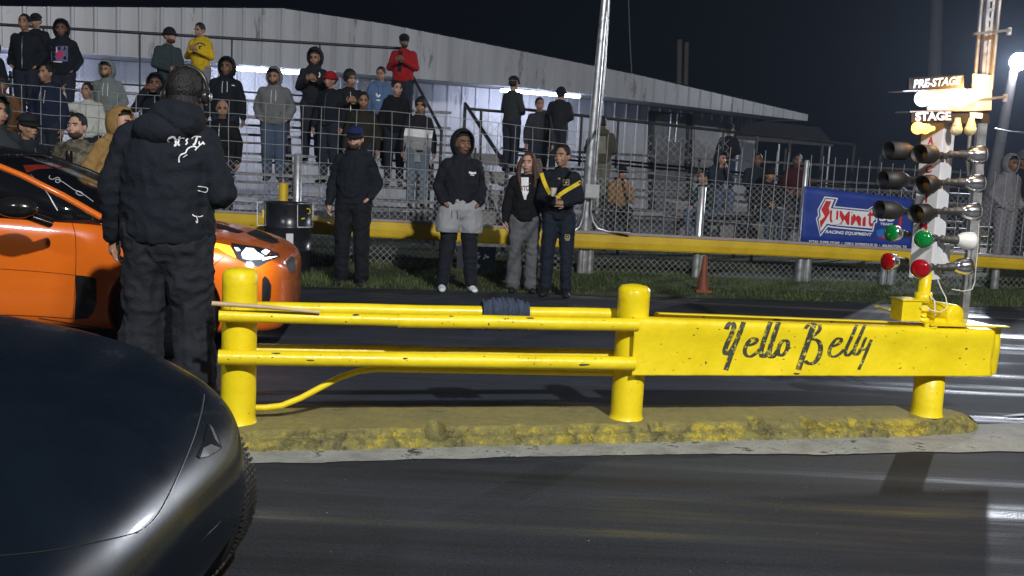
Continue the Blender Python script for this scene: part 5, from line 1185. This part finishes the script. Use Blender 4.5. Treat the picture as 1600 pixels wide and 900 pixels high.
decal(p, ('top',), [fillq([(633, 200), (677, 204), (675, 216), (631, 212)], 10)], WPR, 'stripe', .008); decal(p, ('top',), [fillq([(631, 212), (675, 216), (672, 254), (630, 252)], 10)], cloth((.27, .28, .29)), 'stripe', .008)
# --- spectators in the right stand
GR_ = 'spectators in the right stand'
def R_(px, py, yaw, label, **kw): return on_row(px, py, yaw, label, group=GR_, **kw)
R_(803, 119, 130, 'man in dark cap and jacket turned away at the left end of the right stand', top=(.03, .035, .035), skin=1, hat=('cap', BLKC), wide=1.05, arms='belly', row=3)
R_(845, 152, 6, 'short fair haired person in dark jacket between the two capped men', top=(.03, .033, .04), skin=1, hair='short', row=2)
R_(876, 136, 160, 'man in dark beanie and black jacket seen from behind', top=(.014, .016, .02), skin=1, hat=('beanie', BLKC), wide=1.15, arms='belly', row=3)
p = R_(942, 181, 176, 'person in olive and tan jacket seen from behind beside the silver pole', top=(.06, .062, .045), low=(.15, .15, .13), skin=1, hair='short', hood='down', wide=1.2, arms='belly', row=1)
decal(p, ('top',), [fillq([(931, 198), (946, 198), (947, 240), (928, 240)], 8)], cloth((.20, .20, .16)), 'back_panel')
p = R_(971, 258, 4, 'seated child in black hat and tan jacket with hands at the face', top=(.24, .135, .045), low=(.015, .018, .02), skin=1, hat=('beanie', BLKC), arms='face', seat=True, row=0, hood='down', hoodcol=BLKC, lean=14)
on_ground(1141, 193, 21, -20, 'man in black hat and jacket standing in jeans near the dark tent', top=(.012, .013, .018), low=(.03, .05, .10), skin=1, hat=('cap', BLKC), arms='belly', fz=.75, group=GR_)
R_(1119, 250, 25, 'seated person in dark blue jacket behind the short silver post', top=(.02, .03, .045), low=JEAN, skin=1, hood='up', seat=True, row=1, arms='face', lean=12)
R_(1112, 274, -50, 'seated person bending forward below the hooded seated person', top=(.012, .03, .032), low=JEAN, skin=1, hair='short', seat=True, row=0, arms='knee', lean=18)
R_(1202, 261, 0, 'seated man in black jacket and hat left of the banner', top=(.008, .009, .012), low=(.05, .07, .10), skin=1, hat=('beanie', (.01, .01, .015)), seat=True, row=0, arms='belly', wide=1.1)
R_(1182, 256, 10, 'seated person in dark clothing just behind the seated man in black', top=(.015, .02, .03), skin=2, hair='short', seat=True, row=1, arms='belly')
R_(1246, 240, 0, 'seated person in dark red jacket behind the banner post', top=(.05, .008, .011), low=(.03, .03, .04), skin=2, hair='short', seat=True, row=1, arms='knee')
# --- far right
w1 = on_ground(1581, 243, 17.5, 20, 'hooded person in long pale grey hoodie at the right edge', fz=.0, top=(.21, .21, .23), low=(.20, .20, .22), skin=2, hood='up', arms='pocket', wide=1.1)
w2 = on_ground(1602, 236, 17.8, 20, 'dark clothed person beside the pale hooded one', fz=.0, top=(.012, .012, .02), skin=2, hat=('beanie', (.1, .1, .12)), arms='pocket')
# camera tripod of the man in red
for l in LOG: print('PERSON', l)
pf = D(1141, 300, 21); mb = MB(); mb.box((pf.x, 21.4, .37), (2.4, 1.6, .74)); meta(mb.build('platform', mat('concrete_step', (.2, .2, .2), .8)), 'low grey platform under the man in jeans behind the right stand', 'platform')
# ---------------------------------------------------------------- cars
def lerp_t(tab, s):
    if s <= tab[0][0]: return tab[0][1:]
    for a, b in zip(tab, tab[1:]):
        if s <= b[0]:
            f = (s-a[0])/(b[0]-a[0]); return tuple(a[i]+(b[i]-a[i])*f for i in range(1, len(a)))
    return tab[-1][1:]
class Car:
    def __init__(c, name, label, nose, yaw, cat='car'):
        c.root = thing(name, label, cat, nose, yaw); bpy.context.view_layer.update()
        c.M = c.root.matrix_world.copy()
    def ob(c, mb, name, m, bevel=0, parent=None):
        return mb.build(name, m, parent or c.root, bevel)      # points already local: x = -s (nose at 0, car behind), y lateral (+ away)
    def wheel(c, s, y, r, w, side, rim=True, tread=0, steer=0.0):
        t = bpy.data.objects.new('wheel', None)
        mb = MB(); d = Vector((math.sin(steer), side, 0)).normalized(); o = Vector((-s, y, r))-d*w/2
        prof = [(0, r*.62), (.004, r*.72), (.012, r*.90), (w*.16, r*.975), (w*.28, r), (w*.5, r*1.004), (w*.72, r), (w*.84, r*.975), (w-.012, r*.90), (w-.004, r*.72), (w, r*.62)]
        mb.lathe(o, d, prof, 48)
        if tread:
            x, yy = ortho(d)
            for j in range(110):
                a = 2*math.pi*j/110
                for q in range(5):
                    f = (q+.5+(.5 if j % 2 else 0)*.5)/5.4; p = o+d*(w*(.12+.76*f))+(x*math.cos(a)+yy*math.sin(a))*(r*1.006)
                    rad = (x*math.cos(a)+yy*math.sin(a)); tan = d.cross(rad); Mx = Matrix((d, tan, rad)).transposed()
                    mb.box(p, (w*.10, r*.028, r*.025), Mx)
        ty = c.ob(mb, 'wheel', RUB)
        if rim:
            mb = MB(); k = w*.86
            mb.lathe(o, d, [(k-.05, r*.12), (k, r*.12), (k+.004, 0)], 20)
            mb.lathe(o, d, [(w*.2, r*.60), (w-.01, r*.62), (w, r*.60), (w-.02, r*.56), (w*.25, r*.55)], 40)
            for j in range(10):
                a = 2*math.pi*j/10; x, yy = ortho(d); rad = x*math.cos(a)+yy*math.sin(a); mb.bar(o+d*(k-.02)+rad*r*.1, o+d*(w-.03)+rad*r*.58, .03, .02)
            c.ob(mb, 'rim', mat('dark_rim', (.03, .03, .033), .35, .7), parent=ty)
        return ty
def section(w, zb, zs, zt, n=8, crown=.6, tum=.93):
    """half section from bottom centre out and up to top centre: (lateral, z)"""
    P = [(0, zb), (w*.80, zb), (w*.95, zb+.02), (w*.985, zb+.09), (w*.995, zb+(zs-zb)*.45), (w, zb+(zs-zb)*.72), (w*.985, zb+(zs-zb)*.9), (w*.955, zs)]
    for i in range(1, n+1):
        f = i/n; P.append((w*.955*(1-f)*1.0 if False else w*.955*math.cos(f*math.pi/2), zs+(zt-zs)*math.sin(f*math.pi/2)**crown))
    return P
def shell(tab, stations, crown=.6):
    rings = []
    for s in stations:
        w, zb, zs, zt = lerp_t(tab, s); H = section(w, zb, zs, zt, 8, crown); ring = [Vector((-s, -y, z)) for y, z in H] + [Vector((-s, y, z)) for y, z in H[-2:0:-1]]
        rings.append(ring)
    mb = MB(); mb.loft(rings); return mb
def cut(o, cutters):
    for cme in cutters:
        co = bpy.data.objects.new('cut', cme); COL.objects.link(co); co.parent = o.parent
        q = o.modifiers.new('b', 'BOOLEAN'); q.object = co; q.solver = 'EXACT'; q.operation = 'DIFFERENCE'
        bpy.context.view_layer.update(); bake(o); bpy.data.objects.remove(co)
def cylm(s, y0_, y1_, z, r):
    mb = MB(); mb.tube([Vector((-s, y0_, z)), Vector((-s, y1_, z))], r, 48); return mb.mesh('c')
def smooth_tab(tab, ss):
    return ss
ORG = mat('orange_car_paint', (.76, .155, .010), .28, var=.03, scale=2, coat=.7, spec=.5, rvar=.03)
GLS = mat('dark_glass', (.006, .007, .009), .05, var=.1, spec=.7, coat=.5); BKP = mat('black_trim_and_shade', (.012, .012, .013), .22, coat=.4); BKM = mat('black_matte_trim', (.012, .012, .013), .6)
nose = D(463, 430, 7.62); nose.z = 0
oc = Car('sports_car', 'bright orange low sports car with lit headlight facing right', (nose.x, nose.y+.02, 0), R(6.5))
c = oc
# nose point is the middle of the front: shift so that the near corner shows where the photo has it
c.root.location = (nose.x-.02, 7.75, 0); bpy.context.view_layer.update(); c.M = c.root.matrix_world.copy()
tab = [(0, .30, .30, .50, .56), (.015, .48, .22, .58, .62), (.06, .64, .17, .64, .68), (.14, .75, .16, .68, .735), (.28, .84, .16, .715, .79), (.5, .895, .16, .755, .845), (.8, .925, .16, .80, .885), (1.15, .93, .17, .86, .93), (1.5, .925, .18, .90, .965), (2.0, .925, .19, .925, .985), (2.8, .93, .2, .94, 1.0), (3.6, .935, .2, .98, 1.06), (4.2, .90, .22, 1.0, 1.08), (4.6, .82, .3, .96, 1.06), (4.78, .70, .38, .84, .98), (4.8, .5, .45, .7, .8)]
sts = [0, .015, .035, .06, .1, .14, .2, .28, .38, .5, .65, .8, .97, 1.15, 1.32, 1.5, 1.75, 2, 2.4, 2.8, 3.2, 3.6, 3.9, 4.2, 4.4, 4.6, 4.7, 4.78, 4.8]
body = c.ob(shell(tab, sts, .55), 'body', [ORG])
q = body.modifiers.new('s', 'SUBSURF'); q.levels = 1; q.render_levels = 1; bake(body)
cut(body, [cylm(.80, -1.3, -.62, .35, .375), cylm(.80, .62, 1.3, .35, .375), cylm(3.83, -1.3, -.62, .35, .375), cylm(3.83, .62, 1.3, .35, .375)])
for p in body.data.polygons: p.use_smooth = True
try:
    body.data.set_sharp_from_angle(angle=R(40))
except Exception as ex: print('sharp', ex)
for s_ in (.80, 3.83):
    for sd in (-1, 1): c.wheel(s_, sd*.80, .335, .235, sd)
# greenhouse: roof shell then glass laid on its planes
def gh(stas, name, m):
    rings = []
    for s_, w0, z0_, w1, z1_ in stas: rings.append([Vector((-s_, -w0, z0_)), Vector((-s_, -w1, z1_-.03)), Vector((-s_, -w1*.86, z1_)), Vector((-s_, 0, z1_+.02)), Vector((-s_, w1*.86, z1_)), Vector((-s_, w1, z1_-.03)), Vector((-s_, w0, z0_))])
    mb = MB(); mb.loft(rings, closed=True); return c.ob(mb, name, m)
gst = [(1.24, .84, .90, .83, .965), (1.5, .87, .92, .80, 1.10), (1.78, .88, .93, .765, 1.225), (2.05, .88, .94, .72, 1.32), (2.5, .88, .95, .69, 1.385), (3.1, .87, .96, .66, 1.39), (3.6, .86, .98, .64, 1.30), (4.1, .84, 1.0, .66, 1.18), (4.5, .78, 1.0, .66, 1.08)]
cab = gh(gst, 'cabin', [GLS])
# black roof skin, near pillar in body colour
mb = MB(); up_ = Vector((0, 0, .006))
def strip(pa, w, h=.012): 
    for a, b in zip(pa, pa[1:]): mb.bar(a, b, w, h)
for sd in (-1, 1):
    mb = MB(); P = [Vector((-s_, sd*(w1*.97), z1_-.01)) for s_, w0, z0_, w1, z1_ in gst]; mb.tube(P[:6], [.024, .024, .022, .022, .024, .026], 10); mb.tube([Vector((-2.65, sd*.675, 1.33)), Vector((-3.0, sd*.80, 1.1)), Vector((-3.05, sd*.895, .95))], [.03, .03, .035], 10); mb.tube(P[5:], [.03, .05, .07, .08], 10)
    c.ob(mb, 'pillar', ORG if sd < 0 else BKP)  # far pillar black: its unlit look is put into the colour
mb = MB(); R2 = []
for s_, w0, z0_, w1, z1_ in gst[3:7]: R2.append([Vector((-s_, w1*.9*t, z1_+.028-.022*t*t)) for t in [x/6 for x in range(-6, 7)]])
mb.loft(R2, closed=False, cap=False); o = c.ob(mb, 'roof', BKP); q = o.modifiers.new('s', 'SOLIDIFY'); q.thickness = .01
# parts laid on the bodywork where the photo shows them
bs_ = bvh_of([body]); sf = on_surface(bs_, .004); cf = on_surface(bvh_of([body, cab]), .006)
def lay(name, poly, m, fn=sf, cuts=3, thick=0): return patch(poly, fn, name, m, c.root, cuts, thick=thick)
HLG = mat('headlight_glass', (.05, .055, .07), .1, coat=1, spec=.8)
lay('headlight', [(361, 379), (378, 382), (400, 385), (420, 389), (436, 396), (437, 402), (420, 408), (404, 417), (386, 412), (370, 404), (363, 392)], HLG)
s2_ = on_surface(bs_, .012)
LED = mat('lit_headlight', (.9, .95, 1), .3, emit=(.78, .88, 1), estr=2.5)
lay('headlight', [(377, 396), (384, 387), (396, 388), (402, 394), (413, 400), (408, 405), (392, 406), (380, 404)], LED, s2_, 2)
lay('headlight', [(366, 386), (372, 387), (376, 391), (370, 392)], LED, s2_, 1); lay('headlight', [(408, 393), (415, 389), (422, 392), (416, 398)], LED, s2_, 1); lay('headlight', [(412, 402), (434, 400), (422, 404), (410, 407)], LED, s2_, 1)
hp_ = s2_(392, 397); point('headlight_beam', hp_+Vector((.15, -.12, 0)), 3, (.8, .9, 1), .05)
TSM = mat('lit_turn_signal', (1, .4, .02), .3, emit=(1, .30, .015), estr=5)
lay('turn_signal', [(333, 379), (345, 381), (359, 384), (364, 392), (369, 403), (356, 397), (340, 387), (333, 387)], TSM, s2_, 2)
hp_ = s2_(348, 388); point('turn_signal_light', hp_+Vector((.0, -.12, 0)), 1.5, (1, .35, .03), .03)
lay('grille', [(447, 408), (455, 400), (461, 402), (462, 415), (462, 425), (455, 427), (449, 419)], BKM); 
lay('grille', [(410, 436), (414, 431), (420, 437), (424, 446), (423, 465), (419, 478), (409, 478)], BKM)
lay('hood_vent', [(338, 349), (352, 352), (382, 362), (372, 365), (352, 360), (338, 357)], BKM); lay('hood_vent', [(384, 364), (400, 358), (418, 365), (433, 374), (437, 379), (425, 381), (405, 374)], BKM)
SEAM = mat('panel_gap', (.004, .003, .003), .8)
def seam(pts, w, fn=sf, name='panel_gap', m=SEAM):
    mb = MB(); ribbon(mb, pts, w, fn, (0, 0, 0)); return to_local(mb, c.root).build(name, m, c.root, fix=False)
seam([(96, 329), (106, 338), (114, 350), (118, 368), (119, 395), (118, 430), (116, 470), (114, 498)], .9)
seam([(0, 492), (60, 494), (114, 498)], .9); seam([(334, 414), (350, 401)], .8); seam([(0, 420), (60, 424), (118, 430)], .5); seam([(60, 497), (180, 517)], 1.2); 
lay('side_vent', [(118, 430), (132, 431), (150, 435), (151, 470), (146, 488), (136, 498), (116, 499), (118, 465)], BKP)
BRW = mat('dark_fender_wrap', (.08, .012, .005), .3)
# windscreen scribble and black cowl
seam([(78, 274), (76, 278), (82, 281), (90, 276), (95, 281), (92, 286), (86, 284), (88, 279), (98, 284), (108, 291), (118, 298), (126, 299), (131, 304), (126, 306), (118, 302), (120, 298), (130, 303), (146, 315)], .9, cf, 'windscreen_lettering', WPR)
seam([(47, 272), (70, 294), (90, 329)], 1.6, cf, 'window_trim', PIPE)
# mirror
mb = MB(); mp_ = D(30, 325, 6.25); L_i = c.M.inverted() @ mp_; mb.ell(L_i, (.15, .07, .068), 20, 12, fn=lambda v, d: v*(1-.25*max(0, d.x))); mb.tube([L_i+Vector((.05, .03, -.05)), L_i+Vector((.12, .18, -.10))], [.03, .035], 10); c.ob(mb, 'mirror', BKP)
lay('windscreen_reflection', [(36, 258), (60, 257), (105, 262), (60, 264), (42, 270)], mat('red_reflection', (.25, .02, .01), .4), cf, 2)  # red reflection in the windscreen, put in as a coloured patch

# --- dark car in the foreground
NVY = mat('dark_blue_car_paint', (.005, .0085, .015), .27, var=.2, scale=3, coat=.12, spec=.13, rvar=.05)
c2 = Car('dark_car', 'dark navy car nose cut off by the lower left corner', (-.770, 2.36, 0), R(0))
c = c2
tab2 = [(0, .47, .40, .48, .54), (.02, .61, .345, .53, .60), (.06, .73, .29, .595, .67), (.12, .805, .24, .655, .735), (.22, .84, .21, .72, .805), (.38, .87, .19, .79, .87), (.60, .885, .18, .85, .925), (.95, .89, .18, .90, .965), (1.4, .895, .19, .92, .985), (2.0, .90, .2, .90, .945), (3.0, .90, .2, .92, .96), (4.0, .86, .24, .92, .96), (4.4, .6, .4, .8, .84)]
sts2 = [0, .01, .02, .045, .07, .11, .15, .21, .27, .34, .42, .53, .65, .8, .95, 1.15, 1.4, 1.7, 2, 2.5, 3, 3.5, 4, 4.3, 4.4]
body2 = c.ob(shell(tab2, sts2, .62), 'body', [NVY]); q = body2.modifiers.new('s', 'SUBSURF'); q.levels = 2; q.render_levels = 2; bake(body2)
for p in body2.data.polygons: p.use_smooth = True
c.wheel(.40, .83, .335, .25, 1, tread=1, steer=0.0); c.wheel(.47, -.80, .335, .22, -1); c.wheel(3.2, .8, .335, .24, 1); c.wheel(3.2, -.8, .335, .24, -1)
gst2 = [(1.35, .80, .90, .76, .93), (1.9, .84, .92, .66, 1.15), (2.4, .84, .93, .58, 1.24), (3.1, .82, .94, .56, 1.2), (3.8, .76, .94, .55, 1.02)]
rings = []
for s_, w0, z0_, w1, z1_ in gst2: rings.append([Vector((-s_, -w0, z0_)), Vector((-s_, -w1, z1_-.03)), Vector((-s_, -w1*.86, z1_)), Vector((-s_, 0, z1_+.02)), Vector((-s_, w1*.86, z1_)), Vector((-s_, w1, z1_-.03)), Vector((-s_, w0, z0_))])
mb = MB(); mb.loft(rings); c.ob(mb, 'windows', GLS)
bs2 = bvh_of([body2]); sf2 = on_surface(bs2, .002, 3); sf3 = on_surface(bs2, .006, 3)
def lay2(name, poly, m, fn=sf2, cuts=3): return patch(poly, fn, name, m, c2.root, cuts)
mb = MB(); gap = [(318, 616), (318, 622), (315, 640), (304, 680), (288, 720), (268, 765), (250, 800), (232, 822), (215, 832), (170, 843), (110, 855), (50, 864), (-30, 870)]
ribbon(mb, gap, 1.7, sf2, (0, 0, 0)); to_local(mb, c2.root).build('panel_gap', SEAM, c2.root, fix=False)
mb = MB(); ribbon(mb, [(x+1.3, y) for x, y in gap[:9]], .8, sf3, (0, 0, 0)); to_local(mb, c2.root).build('panel_edge', mat('panel_edge_pale', (.16, .18, .2), .3), c2.root, fix=False)  # paler line along one side of the gap
LG = mat('marker_lamp_glass', (.30, .31, .33), .15, .4, coat=1)
hl2 = lay2('headlight', [(326, 660), (333, 668), (342, 684), (347, 700), (340, 706), (325, 714), (312, 716), (308, 712), (318, 692)], mat('dark_lamp_glass', (.02, .022, .026), .08, coat=1), sf3)
lay2('headlight_reflector', [(318, 700), (330, 694), (345, 700), (338, 706), (325, 713), (313, 715)], LG, on_surface(bs2, .009, 3), 2)
lay2('headlight_reflector', [(327, 662), (333, 669), (340, 684), (344, 696), (336, 686)], LG, on_surface(bs2, .009, 3), 2)
# ---------------------------------------------------------------- thin haze added to glow round the lamps and lift the blacks
HZ = bpy.data.materials.new('added_glow_haze'); HZ.use_nodes = True; nt = HZ.node_tree
for n_ in list(nt.nodes):
    if n_.type == 'BSDF_PRINCIPLED': nt.nodes.remove(n_)
pv = nt.nodes.new('ShaderNodeVolumePrincipled'); pv.inputs['Color'].default_value = (.62, .76, 1, 1); pv.inputs['Density'].default_value = 0.0011; pv.inputs['Anisotropy'].default_value = 0.45
nt.links.new(pv.outputs[0], nt.nodes['Material Output'].inputs['Volume'])
mb = MB(); mb.box((0, 25, 7.0), (120, 90, 16.1)); hz = mb.build('haze', HZ); meta(hz, 'added thin bluish haze giving lamp glow and lifted blacks', 'haze', kind='stuff')
for o in bpy.data.objects:
    if '_k' in o.keys(): del o['_k']
